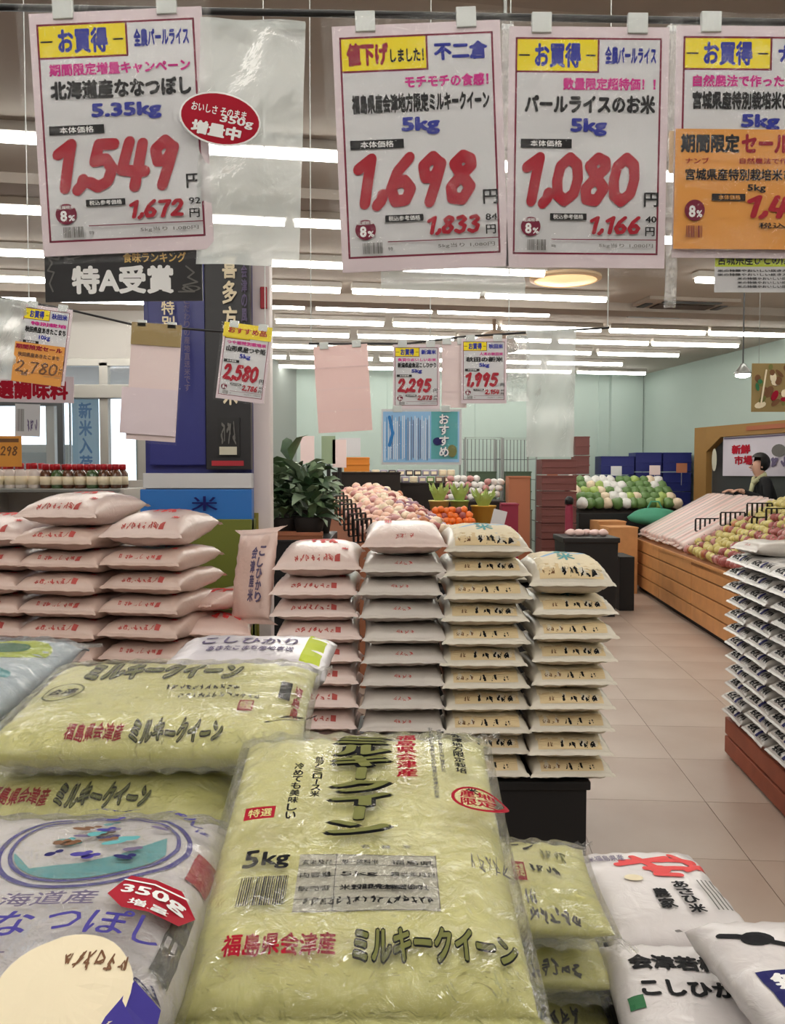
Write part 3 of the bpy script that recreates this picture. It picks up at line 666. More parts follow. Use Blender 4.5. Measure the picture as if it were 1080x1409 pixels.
def near_bags():
    # the big yellow-green bag
    fl, fr, nl, nr = U(340, 1004, 1.036), U(666, 1010, 1.036), U(236, 1345, .665), U(744, 1347, .665)
    c = (fl + fr + nl + nr) / 4; dv = (fl + fr) / 2 - (nl + nr) / 2; tilt = math.atan2(dv.z, dv.y)
    w = .286; l = dv.length + .022; th = .068
    P = Pillow(w, l, th, p=6.0, pull=.018, seed=2, amp=.0016, wr=.0022, thin=.85)
    t = thing('rice_bag', 'big yellow-green 5 kg rice bag propped up in front in clear wrap', 'rice bag', c - Vector((0, -math.sin(tilt), math.cos(tilt))) * (th / 2 - .006), (tilt, 0, 0.008))
    link('bag_body', P.mesh('bag_body', [MATS['bag_green']], 50, 64, fin=.01, droop=.006), t)
    green_design(P, w, l).build('lettering', P.top(), t, maxedge=.03, eps=.00012, base=.0009)
    wrap(P, t)
    # wide bag behind it on the left, title along its length
    def wide(loc, rot, label, seed, full, w=.40, l=.30, th=.068, m='bag_green'):
        P = Pillow(w, l, th, p=5, pull=.02, seed=seed, amp=.002, wr=.0025)
        t = thing('rice_bag', label, 'rice bag', loc, rot, 'green-printed bags lying crosswise')
        link('bag_body', P.mesh('bag_body', [MATS[m]], 40, 32, fin=0), t)
        f = FR(w, l); d = Deco()
        if full:
            outlined(d, P, 'ミルキークイーン', f(.17, .62, .74, .86), False, .10, .04); d.scrawl(f(.5, .46, .76, .53), 'ink_black', 3, 11, .08); d.scrawl(f(.56, .36, .84, .42), 'ink_black', 4, 12, .07)
            d.rect(f(.78, .22, .83, .33), 'ink_red', 3); d.text('特選', f(.785, .235, .825, .315), 'bag_green', .01)
            cx, cy = f(.15, .45, 1, 1)[:2]; d.disc(cx, cy, .028, .034, 'ink_olive', 28, 1, inner=.9); d.text('会津', (cx - .02, cy - .014, cx + .02, cy + .014), 'ink_black', .03)
            d.rect(f(.9, .42, .94, .6), 'ink_black', 2); d.vtext('福島県', f(.95, .2, .975, .6), 'ink_red', .03)
        d.build('artwork', P.top(), t, maxedge=.03, eps=.00015, base=.0009)
        e = Deco(); e.text('福島県会津産', (-w * .24, .52, -w * .06, .86), 'ink_red', .03); outlined(e, P, 'ミルキークイーン', (-w * .035, .48, w * .25, .9), False, .09, .02)
        e.build('lettering', P.end(), t, maxedge=.03, eps=.00015, base=.0009)
        wrap(P, t, .01); return t
    wide((U(222, 700, 1.19).x, 1.208, 1.166), (.115, 0, .02), 'wide yellow-green rice bag lying crosswise, uppermost of its two, left of the big propped bag', 11, True)
    wide((U(165, 700, 1.19).x - .02, 1.17, 1.083), (0, 0, -.01), 'yellow-green rice bag directly under the wide crosswise one, only its printed edge showing', 12, False, th=.07)
    # white and purple bag
    w, l, th = .30, .42, .10; P = Pillow(w, l, th, p=5.5, pull=.02, seed=21, amp=.003, wr=.0025)
    t = thing('rice_bag', 'white rice bag with purple ring emblem and purple hiragana, bottom left of the photo', 'rice bag', (-.310, .712, 1.102), (0, 0, .02))
    link('bag_body', P.mesh('bag_body', [MATS['bag_white']], 50, 60, fin=.012), t)
    f = FR(w, l); d = Deco(); cx, cy = .036, .088; R = .088; Ry = .088
    d.disc(cx, cy, R, Ry, 'ink_purple', 48, 1, inner=.945); d.disc(cx, cy, R * .88, Ry * .88, 'ink_purple', 48, 1, inner=.95)
    rd = random.Random(4)
    d.raw([(cx + R * .82 * math.cos(a), cy + Ry * .82 * math.sin(a)) for a in np.linspace(math.radians(195), math.radians(345), 20)] + [(cx + R * .7, cy + .02), (cx + R * .35, cy - .025), (cx, cy - .045), (cx - R * .5, cy - .05)], [tuple(range(24))], 'ink_teal')
    for k in range(26):
        a, r = rd.uniform(0, 6.28), rd.uniform(.1, .72); m = rd.choice(['ink_teal', 'ink_purple', 'ink_brown', 'ink_lilac', 'ink_teal', 'ink_navy'])
        x, y = cx + R * r * math.cos(a), cy + Ry * r * math.sin(a) * .9
        d.disc(x, y, rd.uniform(.005, .011), rd.uniform(.003, .006), m, 10, 1, rd.uniform(-.5, .5)); d.disc(x + .007, y + .004, .004, .0035, m, 8, 1)
    for k, a in enumerate(np.linspace(math.radians(25), math.radians(60), 5)): d.text('ほしのめぐみ'[k], (cx + R * 1.1 * math.cos(a) - .006, cy + Ry * 1.1 * math.sin(a) - .006, cx + R * 1.1 * math.cos(a) + .006, cy + Ry * 1.1 * math.sin(a) + .006), 'ink_purple', .05)
    for k, a in enumerate(np.linspace(math.radians(82), math.radians(110), 5)): d.text('かがやく米'[k], (cx + R * .97 * math.cos(a) - .005, cy + Ry * 1.0 * math.sin(a) - .006, cx + R * .97 * math.cos(a) + .005, cy + Ry * 1.0 * math.sin(a) + .006), 'ink_purple', .05)
    d.text('北海道産', (-.03, -.045, .075, -.022), 'ink_lilac', .01)
    for ch, x0, x1, y0, y1 in (('な', -.035, -.004, -.092, -.056), ('な', .006, .038, -.09, -.053), ('つ', .048, .074, -.084, -.058), ('ぽ', .08, .11, -.09, -.053), ('し', .114, .13, -.094, -.055)): d.text(ch, (x0, y0, x1, y1), 'ink_purple', .012)
    q = [(.082, -.03), (.098, -.05), (.136, -.046), (.142, -.018), (.13, .002), (.092, .002)]
    d.raw(q, [tuple(range(6))], 'ink_red'); d.text('350g', (.09, -.03, .136, -.014), 'ink_white', .03); d.text('増量', (.1, -.044, .128, -.033), 'ink_white', .02); d.stroke([(.09, -.007), (.135, -.009)], .0012, 'ink_white')
    d.disc(-.03, -.165, .062, .04, 'ink_gold', 36, 4) if False else d.disc(.085, -.145, .042, .05, 'ink_cream', 36, 4)
    d.raw([(.127, -.135), (.142, -.14), (.142, -.2), (.11, -.2)], [(0, 1, 2, 3)], 'ink_purple'); d.raw([(.04, -.14), (.05, -.18), (.03, -.2)], [(0, 1, 2)], 'ink_purple')
    d.scrawl((.08, -.135, .12, -.112), 'ink_brown', 6, 6, .07)
    for k in range(4): d.rect((-.02, -.115 - k * .01, .035, -.1135 - k * .01), 'ink_lilac', 3)
    d.build('artwork', P.top(), t, maxedge=.03, eps=.00012, base=.0009)
    e = Deco(); e.rect((.04, .35, .1, .75), 'ink_red', 3); e.rect((-.1, .4, .0, .7), 'ink_grey', 3); e.scrawl((-.17, .4, -.11, .8), 'ink_navy', 5, 5, .08); e.build('side_print', P.flank(1), t, maxedge=.03, base=.001)
    wrap(P, t, .008, .003, .02)
    # pale lilac bag behind, yellow-green end band
    P = Pillow(.28, .24, .06, p=4.5, pull=.02, seed=31, amp=.002, wr=.002)
    t = thing('rice_bag', 'pale lilac-white rice bag with bright yellow-green end band, behind the wide crosswise bag', 'rice bag', (-.245, 1.50, 1.172), (.04, 0, -.02))
    link('bag_body', P.mesh('bag_body', [MATS['bag_lilac']], 36, 24, fin=0), t)
    d = Deco(); d.rect((.095, -.115, .128, .115), 'ink_leaf', 8); d.text('こしひかり', (-.09, .0, .08, .05), 'ink_lilac', .02); d.text('あきたこまち産地直送', (-.07, -.05, .08, -.02), 'ink_lilac', .03); d.build('lettering', P.top(), t, maxedge=.03)
    # pale blue bag at the far left
    P = Pillow(.27, .40, .07, p=4.5, pull=.02, seed=41, amp=.003, wr=.002)
    t = thing('rice_bag', 'blue and white wrapped rice bag with green picture at the left edge', 'rice bag', (-.70, 1.37, 1.16), (.10, 0, -.02))
    link('bag_body', P.mesh('bag_body', [MATS['bag_blue']], 30, 40, fin=.012), t)
    d = Deco(); d.disc(.05, .1, .07, .06, 'ink_leaf', 24, 3); d.disc(.04, .1, .045, .035, 'ink_green', 24, 3); d.stroke([(-.1, -.02), (0, .02), (.1, -.03)], .012, 'ink_teal'); d.rect((-.12, -.19, .12, -.12), 'ink_cyan', 6); d.build('artwork', P.top(), t, maxedge=.03)
    wrap(P, t, .01)
    # green-white bags at the right, three high
    def side_bag(z, dy, seed, label, full):
        w, l, th = .39, .27, .069; P = Pillow(w, l, th, p=3.2, pull=.03, seed=seed, amp=.003, wr=.003)
        t = thing('rice_bag', label, 'rice bag', (.118, 1.315 + dy, z), (0, 0, -.05), 'green-white bags stacked beside the propped bag')
        link('bag_body', P.mesh('bag_body', [MATS['bag_green']], 36, 30, fin=0), t)
        d = Deco(); f = FR(w, l)
        if full:
            d.text('ミルキークイーン', f(.3, .72, .78, .92), 'ink_black', .02); d.rect(f(.67, .3, .72, .52), 'ink_red', 3); d.text('特選', f(.675, .33, .715, .49), 'bag_green', .01)
            d.scrawl(f(.74, .4, .86, .5), 'ink_black', 3, 4, .1); d.scrawl(f(.7, .1, .74, .22), 'ink_grey', 9, 3, .1); d.scrawl(f(.8, .6, .9, .75), 'ink_olive', 3, 4, .1)
        d.build('lettering', P.top(), t, maxedge=.03, base=.0009)
        e = Deco(); e.scrawl((.08, .3, .15, .7), 'ink_grey', seed, 5, .1); e.build('side_print', P.end(), t, maxedge=.03, base=.001)
        wrap(P, t, .012, .003)
    side_bag(.865, 0, 51, 'wrapped green-white rice bag beside the big propped bag, topmost of three', True)
    side_bag(.795, -.01, 52, 'wrapped green-white rice bag second of three beside the big propped bag', False)
    side_bag(.724, .0, 53, 'wrapped green-white rice bag lowest of three beside the big propped bag', False)
    # white bags at the lower right
    def white(loc, rot, w, l, label, seed, dec, th=.062, m='bag_white', side=None):
        P = Pillow(w, l, th, p=6, pull=.03, seed=seed, amp=.002, wr=.002)
        t = thing('rice_bag', label, 'rice bag', loc, rot, 'white bags at the corner of the table')
        link('bag_body', P.mesh('bag_body', [MATS[m]], 30, 36, fin=.014), t)
        d = Deco(); dec(d, FR(w, l)); d.build('lettering', P.top(), t, maxedge=.03, eps=.00015, base=.0009); return t
    def g1(d, f):
        for a, b_ in (((.35, .9), (.9, .88)), ((.3, .86), (.7, .92)), ((.45, .95), (.62, .76)), ((.5, .8), (.8, .78)), ((.75, .95), (.9, .8)), ((.8, .76), (.97, .86)), ((.55, .72), (.72, .7))):
            p, q_ = f(a[0], a[1] - .12, b_[0], b_[1] - .12)[:2], f(a[0], a[1] - .12, b_[0], b_[1] - .12)[2:]; d.stroke([p, q_], .0068, 'ink_coral')
        d.disc(*f(.6, .65, 1, 1)[:2], .018, .014, 'ink_coral', 16, 2); d.text('純米福島県産', f(.04, .78, .38, .86), 'ink_lilac', .01); d.disc(*f(.35, .55, 1, 1)[:2], .016, .011, 'ink_cream', 20, 2)
        d.vtext('農家', f(.42, .2, .54, .42), 'ink_black', .04); d.vtext('あさひ米', f(.6, .15, .72, .5), 'ink_black', .04)
        for k in range(4): d.rect(f(.8 + k * .03, .18, .81 + k * .03, .5), 'ink_grey', 4)
    white((.43, 1.395, .80), (.03, 0, .04), .225, .28, 'white rice bag with coral red brush mark, at the table corner by the aisle', 61, g1)
    def g2(d, f):
        d.text('会津若松産', f(.1, .66, .66, .8), 'ink_black', .05); d.text('こしひかり米穀', f(.12, .44, .9, .58), 'ink_black', .05); d.rect(f(.05, .36, .12, .46), 'ink_green', 3)
    white((.43, 1.1, .796), (0, 0, -.1), .285, .285, 'white rice bag with two lines of black brush writing, below the coral-marked bag', 62, g2)
    def g3(d, f):
        d.disc(*f(.24, .74, 1, 1)[:2], .022, .015, 'ink_black', 16, 2); d.stroke([f(.08, .8, 1, 1)[:2], f(.36, .68, 1, 1)[:2]], .005, 'ink_black'); d.rect(f(.1, .06, .36, .52), 'ink_navy', 6); d.vtext('無洗米', f(.14, .1, .32, .5), 'ink_white', .04)
    white((.54, 1.03, .868), (0, 0, .06), .26, .30, 'white rice bag with black emblem and dark label, on top at the bottom right corner', 63, g3)
    # lower layer carrying the white ones
    white((.37, 1.39, .723), (0, 0, 0), .10, .27, 'plain white bag under the coral-marked bag', 64, lambda d, f: d.scrawl(f(.3, .4, .7, .6), 'ink_grey', 2, 3, .05)) if False else None
    box = box_obj('low_crate', (.335, .9, .688, .5, 1.52, .761), MATS['black_crate']); tag(box, 'black shallow crate under the white bags at the table corner', 'crate')
near_bags()

# ------------------------------------------------------------------ hanging price signs
mat('sign_paper', (205, 205, 208), .5, coat=.3); mat('sign_pinkish', (220, 204, 210), .6); mat('paper_pink', (240, 205, 200), .7); mat('paper_rose', (228, 208, 206), .7); mat('paper_orange', (222, 150, 58), .6)
mat('paper_kraft', (150, 128, 82), .8); mat('paper_yellow', (236, 214, 40), .6); mat('card_black', (26, 24, 28), .4)
def sign_design(S, small=False):
    """S: dict of the wording; fractions of the sheet, y downwards; returned in a unit sheet 1 x R"""
    R = S.get('R', 1.42); d = Deco()
    def B(x0, y0, x1, y1): return (x0, -y1 * R, x1, -y0 * R)
    d.rect(B(.0, .0, 1, 1), 'sign_pinkish'); d.rect(B(.05, .045, .95, .94), 'sign_paper')
    d.frame(B(.04, .045, .955, .945), .012, 'ink_maroon')
    d.rect(B(.045, .05, .56, .185), 'ink_yellow'); d.frame(B(.04, .045, .565, .19), .012, 'ink_maroon')
    if S.get('sale'):
        d.text('値下げ', B(.08, .07, .33, .165), 'ink_darkred', .06); d.text('しました！', B(.34, .1, .54, .155), 'ink_black', .04)
    else:
        d.text('お買得', B(.16, .065, .45, .17), 'ink_blue', .045); d.rect(B(.06, .115, .13, .122), 'ink_black'); d.rect(B(.48, .115, .54, .122), 'ink_black')
    d.text(S['maker'], B(.6, .08, .92, .155), 'ink_blue', .05)
    d.text(S['line'], B(S.get('lx', .35), .21, .92, .262), 'ink_pink', .045)
    d.text(S['name'], B(.1, .28, .92, .36), 'ink_black', .055)
    d.text(S['kg'], B(.39 if len(S['kg']) < 5 else .33, .378, .62 if len(S['kg']) < 5 else .74, .452), 'ink_blue', .05)
    d.rect(B(.08, .465, .4, .502), 'ink_black'); d.text('本体価格', B(.14, .47, .34, .497), 'ink_white', .01)
    pr = S['price']; d.price(pr, B(.09, .52, .83, .755), 'ink_red', .185)
    d.text('円', B(.86, .685, .95, .745), 'ink_black', .02)
    d.disc(.15, -.83 * R, .062, .06, 'ink_maroon'); d.text('8', B(.115, .815, .155, .86), 'ink_white', .04); d.text('%', B(.162, .835, .2, .86), 'ink_white', .03); d.text('軽減税率', B(.1, .795, .2, .81), 'ink_white', .01)
    d.rect(B(.27, .775, .5, .803), 'ink_black'); d.text('税込参考価格', B(.29, .779, .48, .799), 'ink_white', .01)
    d.price(S['tax'], B(.52, .785, .84, .865), 'ink_red', .16); d.text('円', B(.87, .83, .93, .868), 'ink_black', .02); d.text(S['sen'], B(.87, .785, .94, .812), 'ink_black', .02)
    d.rect(B(.28, .882, .95, .886), 'ink_maroon'); d.bars(B(.13, .885, .25, .93), 'ink_grey', 14); d.text('特', B(.28, .905, .31, .92), 'ink_grey', .01); d.text('5kg当り 1,080円', B(.58, .9, .92, .92), 'ink_grey', .01)
    return d
def hung_sheet(name, label, cat, cx, ty, wpx, hpx, dep, lean, m, th=.0016, group=None, yaw=0):
    k = dep / F; w, h = wpx * k, hpx * k; p = U(cx, ty, dep)
    t = thing(name, label, cat, p, (0, lean, yaw), group)
    box_obj('sheet', (-w / 2, 0, -h, w / 2, th, 0), MATS[m], t, bev=0); return t, w, h
def sleeve(t, w, h, pad=.012, m='sign_film', wave=.003, y=-.004):
    n = 14; V = []; Fc = []; rd = random.Random(int(w * 1e4))
    ph = [rd.uniform(0, 6) for _ in range(3)]
    for j in range(n + 1):
        for i in range(n + 1):
            x = -w / 2 - pad + (w + 2 * pad) * i / n; z = pad * .6 - (h + 1.6 * pad) * j / n
            V.append((x, y + wave * math.sin(9 * i / n + ph[0] + 4 * j / n) * .5 + wave * .5 * math.sin(17 * j / n + ph[1]) - wave, z))
    for j in range(n):
        for i in range(n): a = j * (n + 1) + i; Fc.append((a, a + 1, a + n + 2, a + n + 1))
    link('clear_sleeve', mesh('clear_sleeve', V, Fc, [MATS[m]], smooth=True), t)
def clips(t, w, dz=.012, n=2):
    for s_ in ((-1, 1) if n == 2 else (0,)):
        bm = bmesh.new(); add_box(bm, s_ * w * .3 - .012, -.003, -.008, s_ * w * .3 + .012, .004, dz + .004, .001); link('clip', bm_mesh('clip', bm, MATS['clear_hard']), t)
mat('clear_hard', (205, 210, 208), .2)
def at(w, fn=None):
    return lambda v, off: [(-w / 2 + p[0] * w, -o_, p[1] * w) for p, o_ in zip(v, off)]
D1 = 1.07
SIG = [
 (158, 14, 232, 322, -.045, dict(maker='全農パールライス', line='期間限定増量キャンペーン', lx=.1, name='北海道産ななつぼし', kg='5.35kg', price='1,549', tax='1,672', sen='92'), 'white price sign lettered 1,549 yen with 5.35kg in blue'),
 (572, 32, 226, 327, -.042, dict(maker='不二倉', line='モチモチの食感！', lx=.42, name='福島県産会津地方限定ミルキークイーン', kg='5kg', price='1,698', tax='1,833', sen='84', sale=1), 'white price sign lettered 1,698 yen, red on yellow heading'),
 (811, 37, 215, 320, .008, dict(maker='全農パールライス', line='数量限定超特価！！', lx=.34, name='パールライスのお米', kg='5kg', price='1,080', tax='1,166', sen='40'), 'white price sign lettered 1,080 yen, under two clear clips'),
]
def signs():
    for cx, ty, wp, hp, lean, S, lab in SIG:
        t, w, h = hung_sheet('price_sign', lab, 'price sign', cx, ty, wp, hp, D1, lean, 'sign_pinkish', group='price signs on the near rail')
        S['R'] = hp / wp; sign_design(S).build('lettering', at(w), t, eps=.00004, base=.0003); sleeve(t, w, h); clips(t, w)
    # fourth sign with an orange card over its lower part
    t, w, h = hung_sheet('price_sign', 'white price sign with お買得 heading, its lower half covered by an orange card'.replace('お買得 ', 'yellow bargain '), 'price sign', 1048, 36, 228, 308, D1, .008, 'sign_pinkish', group='price signs on the near rail')
    S = dict(R=308 / 228, maker='ナカムラ', line='自然農法で作った東北の米', lx=.1, name='宮城県産特別栽培米ひとめぼれ', kg='5kg', price='1,590', tax='1,717', sen='20')
    sign_design(S).build('lettering', at(w), t, eps=.00004, base=.0003); sleeve(t, w, h, y=-.012); clips(t, w)
    t, w, h = hung_sheet('sale_card', 'orange sale card lettered 1,49 and 8%, clipped over the fourth price sign', 'price sign', 1046, 178, 228, 160, D1 - .006, .008, 'paper_orange', .001)
    d = Deco(); R = 160 / 228
    def B(x0, y0, x1, y1): return (x0, -y1 * R, x1, -y0 * R)
    d.text('期間限定', B(.03, .04, .38, .2), 'ink_black', .05); d.text('セール', B(.39, .04, .68, .2), 'ink_darkred', .05); d.text('8月末迄', B(.7, .04, .98, .17), 'ink_black', .03)
    d.text('ナンブ', B(.06, .24, .2, .29), 'ink_darkred', .02); d.text('自然農法で作った東北の米', B(.38, .24, .96, .29), 'ink_darkred', .02)
    d.text('宮城県産特別栽培米ひとめぼれ', B(.06, .33, .96, .43), 'ink_black', .03); d.text('5kg', B(.43, .46, .54, .53), 'ink_black', .03)
    d.rect(B(.22, .54, .42, .6), 'ink_black'); d.text('本体価格', B(.26, .55, .39, .59), 'paper_orange', .01); d.price('1,490', B(.43, .55, .92, .75), 'ink_red', .16)
    d.disc(.12, -.68 * R, .06, .062, 'ink_maroon'); d.text('8', B(.085, .64, .125, .74), 'ink_white', .04); d.text('%', B(.13, .68, .165, .74), 'ink_white', .03); d.text('税込', B(.5, .78, .66, .83), 'ink_black', .02); d.text('1,609', B(.7, .78, .9, .86), 'ink_red', .03); d.bars(B(.07, .81, .17, .91), 'ink_maroon', 10)
    d.build('lettering', at(w), t, eps=.00004, base=.0003)
    t, w, h = hung_sheet('info_card', 'yellow and white information card below the orange sale card', 'card', 1075, 343, 180, 58, D1 + .004, .0, 'sign_paper', .001)
    d = Deco(); d.rect((0, -.13, 1, 0), 'ink_leaf'); d.text('宮城県産ひとめぼれのお米です', (.02, -.12, .97, -.02), 'ink_black', .02)
    for k in range(5): d.text('米の特徴やおいしい炊き方をご紹介しています', (.02 if k < 2 else .17, -.17 - k * .03, .95, -.15 - k * .03), 'ink_black', .02)
    d.build('lettering', at(w), t, eps=.00004, base=.0003)
    t, w, h = hung_sheet('tape_tab', 'small cream cardboard tab sticking out beside the orange sale card', 'tab', 929, 180, 15, 56, D1 + .004, 0, 'cream_ring', .002)
    # red oval sticker
    k = D1 / F; p = U(303, 164, D1 - .012)
    t = thing('oval_sticker', 'red oval sticker with white lettering beside the 1,549 yen sign', 'sticker', p, (0, .2, 0))
    d = Deco(); d.disc(0, 0, .049, .031, 'ink_white', 32, 1); d.disc(0, 0, .047, .029, 'ink_red', 32, 2); d.text('おいしさ そのまま', (-.036, .004, .03, .014), 'ink_white', .02); d.text('350g', (.0, -.006, .04, .006), 'ink_white', .03); d.text('増量中', (-.032, -.022, .028, -.006), 'ink_white', .05)
    bm = bmesh.new(); add_lathe(bm, [(.049, 0), (.049, .0008)], 32); me = bm_mesh('sticker_back', bm, MATS['ink_white']); me.transform(Matrix.Rotation(math.radians(90), 4, 'X')); me.transform(Matrix.Diagonal((1, 1, .63, 1))); link('sticker_back', me, t)
    d.build('lettering', lambda v, off: [(q[0], -.0008 - o_, q[1]) for q, o_ in zip(v, off)], t, eps=.00005, base=.0002)
    # empty sleeves
    for lab, cx, ty, wp, hp, lean, dep, m in (('empty wrinkled clear plastic sleeve hanging beside the 1,549 yen sign', 349, 30, 140, 325, -.03 + .06, D1 + .003, 'sleeve_film'),
                       ('flat clear plastic sleeve hanging low below the 1,698 yen sign', 623, 357, 195, 50, 0.0, D1 + .01, 'sleeve_film'),
                       ('narrow clear plastic strip hanging between the 1,698 and 1,080 yen signs', 698, 34, 16, 322, 0, D1 + .012, 'loose_film'),
                       ('narrow clear plastic strip hanging between the 1,080 yen sign and the orange card', 926, 36, 16, 375, 0, D1 + .012, 'loose_film')):
        k = dep / F; w, h = wp * k, hp * k; t = thing('plastic_sleeve', lab, 'plastic sleeve', U(cx, ty, dep), (0, lean, 0), 'clear sleeves on the near rail')
        sleeve(t, w, h, 0, m, .005, 0); bm = bmesh.new(); add_box(bm, -w / 2, -.0015, -.006, w / 2, .0015, 0, .0005); link('top_edge', bm_mesh('top_edge', bm, MATS['clear_hard']), t)
    # black award card under the first sign
    t, w, h = hung_sheet('award_card', 'black hanging card with white award lettering under the 1,549 yen sign', 'sign', 169, 341, 214, 72, D1 + .006, -.01, 'card_black', .002)
    d = Deco(); R = 72 / 214
    d.text('特A受賞', (.17, -.29, .82, -.11), 'ink_white', .045); d.text('食味ランキング', (.5, -.095, .9, -.03), 'ink_gold', .03)
    for pts in ([(.02, -.05), (.05, -.09), (.02, -.14), (.06, -.15), (.03, -.22), (.05, -.27)], [(.03, -.06), (.09, -.07), (.11, -.03), (.15, -.07), (.24, -.05)], [(.9, -.12), (.95, -.16), (.91, -.19), (.97, -.22), (.88, -.24), (.95, -.28), (.85, -.28)]): d.stroke(pts, .005, 'ink_gold' if False else 'ink_grey')
    d.disc(.93, -.26, .06, .018, 'ink_grey', 20, 1, inner=.7); d.build('lettering', at(w), t, eps=.00004, base=.0003)
    # rail
    a, b = U(-60, 9, D1 + .02), U(1140, 32, D1 + .02); bm = bmesh.new(); add_tube(bm, [a, b], .0042, 10)
    t = link('sign_rail', bm_mesh('sign_rail', bm, MATS['dark_plastic'], True)); tag(t, 'dark thin rail across the top that carries the big price signs', 'rail')
    for px in (-40, 695, 1100):
        q = U(px, 20, D1 + .02); bm = bmesh.new(); add_tube(bm, [(0, 0, 0), (0, 0, CZ - q.z)], .0022, 6); o = link('rail_hanger', bm_mesh('rail_hanger', bm, MATS['steel']), t, q)
signs()
def small_signs():
    D2 = 2.35
    def wire(pts, label):
        bm = bmesh.new(); add_tube(bm, [U(*p) for p in pts], .003, 8); o = link('wire', bm_mesh('wire', bm, MATS['dark_plastic'])); return tag(o, label, 'wire')
    wire([(-30, 405, D2 + .02), (90, 425, D2 + .02), (180, 446, D2 + .02), (300, 456, D2 + .02), (372, 458, D2 + .02)], 'dark wire carrying the small signs before the blue display tower')
    wire([(425, 473, D2 + .02), (560, 473, D2 + .02), (640, 463, D2 + .02), (720, 458, D2 + .02), (838, 451, D2 + .02)], 'dark wire carrying the 2,295 and 1,995 yen signs')
    for px, py in ((365, 458), (428, 473), (700, 459), (838, 451), (40, 417)):
        q = U(px, py, D2 + .02); o = box = link('hanging_cord', None) if False else None
    bm = bmesh.new()
    for k, (px, py, where) in enumerate(((365, 458, 'before the white post'), (428, 473, 'beside the blank pink sheet'), (592, 470, 'above the 2,295 yen sign'), (700, 459, 'beside the 1,995 yen sign'), (836, 451, 'at the aisle end of the wire'), (40, 416, 'above the orange and white sign'))):
        q = U(px, py, D2 + .02); b2 = bmesh.new(); add_tube(b2, [q, (q.x, q.y, CZ)], .0014, 5); tag(link('suspension_wire', bm_mesh('suspension_wire', b2, MATS['clear_hard'])), f'thin cord from the ceiling down to the wire {where}', 'cord', 'cords holding the wires')
    bm.free()
    def mini(lab, cx, ty, wp, hp, lean, S, top=None):
        t, w, h = hung_sheet('price_sign', lab, 'price sign', cx, ty, wp, hp, D2, lean, 'sign_pinkish', group='small price signs on the wire')
        S['R'] = hp / wp; sign_design(S).build('lettering', at(w), t, eps=.00008, base=.0004)
        if top: box_obj('header_card', (-w / 2, -.002, -h * .17, w / 2, -.001, .004), MATS[top], t, bev=0)
        sleeve(t, w, h, .006, y=-.006); clips(t, w, .006); return t, w, h
    mini('small price sign lettered 2,295 yen above the blue poster', 573, 474, 64, 88, 0, dict(maker='新潟米', line='魚沼のおいしいお米', lx=.1, name='新潟県産魚沼こしひかり', kg='5kg', price='2,295', tax='2,478', sen='60'))
    mini('small price sign lettered 1,995 yen beside the hanging plastic bag', 666, 466, 62, 88, 0, dict(maker='秋田米', line='人気の秋田米', lx=.4, name='秋田の新米', kg='5kg', price='1,995', tax='2,154', sen='60'))
    t, w, h = mini('small price sign lettered 2,580 yen with yellow heading before the white post', 342, 449, 66, 102, .13, dict(maker='山形米', line='つや姫特別栽培米', lx=.1, name='山形県産つや姫', kg='5kg', price='2,580', tax='2,786', sen='40'), 'paper_yellow')
    d = Deco(); d.text('おすすめ品', (.1, -.18, .9, -.06), 'ink_red', .03); d.build('heading', lambda v, off: [(-w / 2 + q[0] * w, -.0025 - o_, q[1] * w) for q, o_ in zip(v, off)], t, eps=.0001)
    t, w, h = mini('small price sign whose lower half is an orange card, above the red-lettered banner', 66, 422, 68, 104, -.13 + .26, dict(maker='秋田米', line='特別栽培', lx=.2, name='秋田県産あきたこまち', kg='10kg', price='2,980', tax='3,218', sen='40'))
    box_obj('orange_card', (-w * .56, -.004, -h * 1.02, w * .44, -.002, -h * .5), MATS['paper_orange'], t, bev=0)
    d = Deco(); d.text('期間限定セール', (-.04, -.9, .9, -.8), 'ink_darkred', .05); d.text('秋田県産あきたこまち', (.02, -1.05, .86, -.96), 'ink_brown', .04); d.price('2,780', (.0, -1.38, .85, -1.12), 'ink_brown', .1)
    d.build('card_lettering', lambda v, off: [(-w / 2 + q[0] * w, -.0045 - o_, q[1] * w) for q, o_ in zip(v, off)], t, eps=.0001)
    # blank backs of signs
    for lab, cx, ty, wp, hp, lean, m in (('blank pink sheet, the back of a sign, hanging before the vegetable stand', 468, 475, 74, 118, -.06, 'paper_pink'),
                                       ('faint translucent sheet hanging between the 2,295 and 1,995 yen signs', 625, 470, 34, 90, 0, 'paper_rose')):
        t, w, h = hung_sheet('blank_sheet', lab, 'paper sheet', cx, ty, wp, hp, D2 + .01, lean, m); sleeve(t, w, h, .008, y=-.006); clips(t, w, .006)
        for k in range(3): box_obj('fold_line', (-w / 2, -.0008, -h * (.25 + .25 * k) - .0006, w / 2, 0, -h * (.25 + .25 * k)), MATS['sign_pinkish'], t, bev=0)
    t, w, h = hung_sheet('blank_sheet', 'blank pinkish sheets with a kraft brown top, hanging before the blue display tower', 'paper sheet', 215, 446, 66, 130, .03, D2 and .05, 'paper_rose') if False else hung_sheet('blank_sheet', 'blank pinkish sheets with a kraft brown top, hanging before the blue display tower', 'paper sheet', 216, 447, 68, 158, D2, .07, 'paper_rose')
    box_obj('kraft_header', (-w / 2, -.003, -h * .18, w / 2, -.001, .003), MATS['paper_kraft'], t, bev=0); box_obj('second_sheet', (-w * .62, -.005, -h * .95, w * .5, -.004, -h * .55), MATS['sign_pinkish'], t, bev=0); clips(t, w, .006); sleeve(t, w, h, .008, y=-.01)
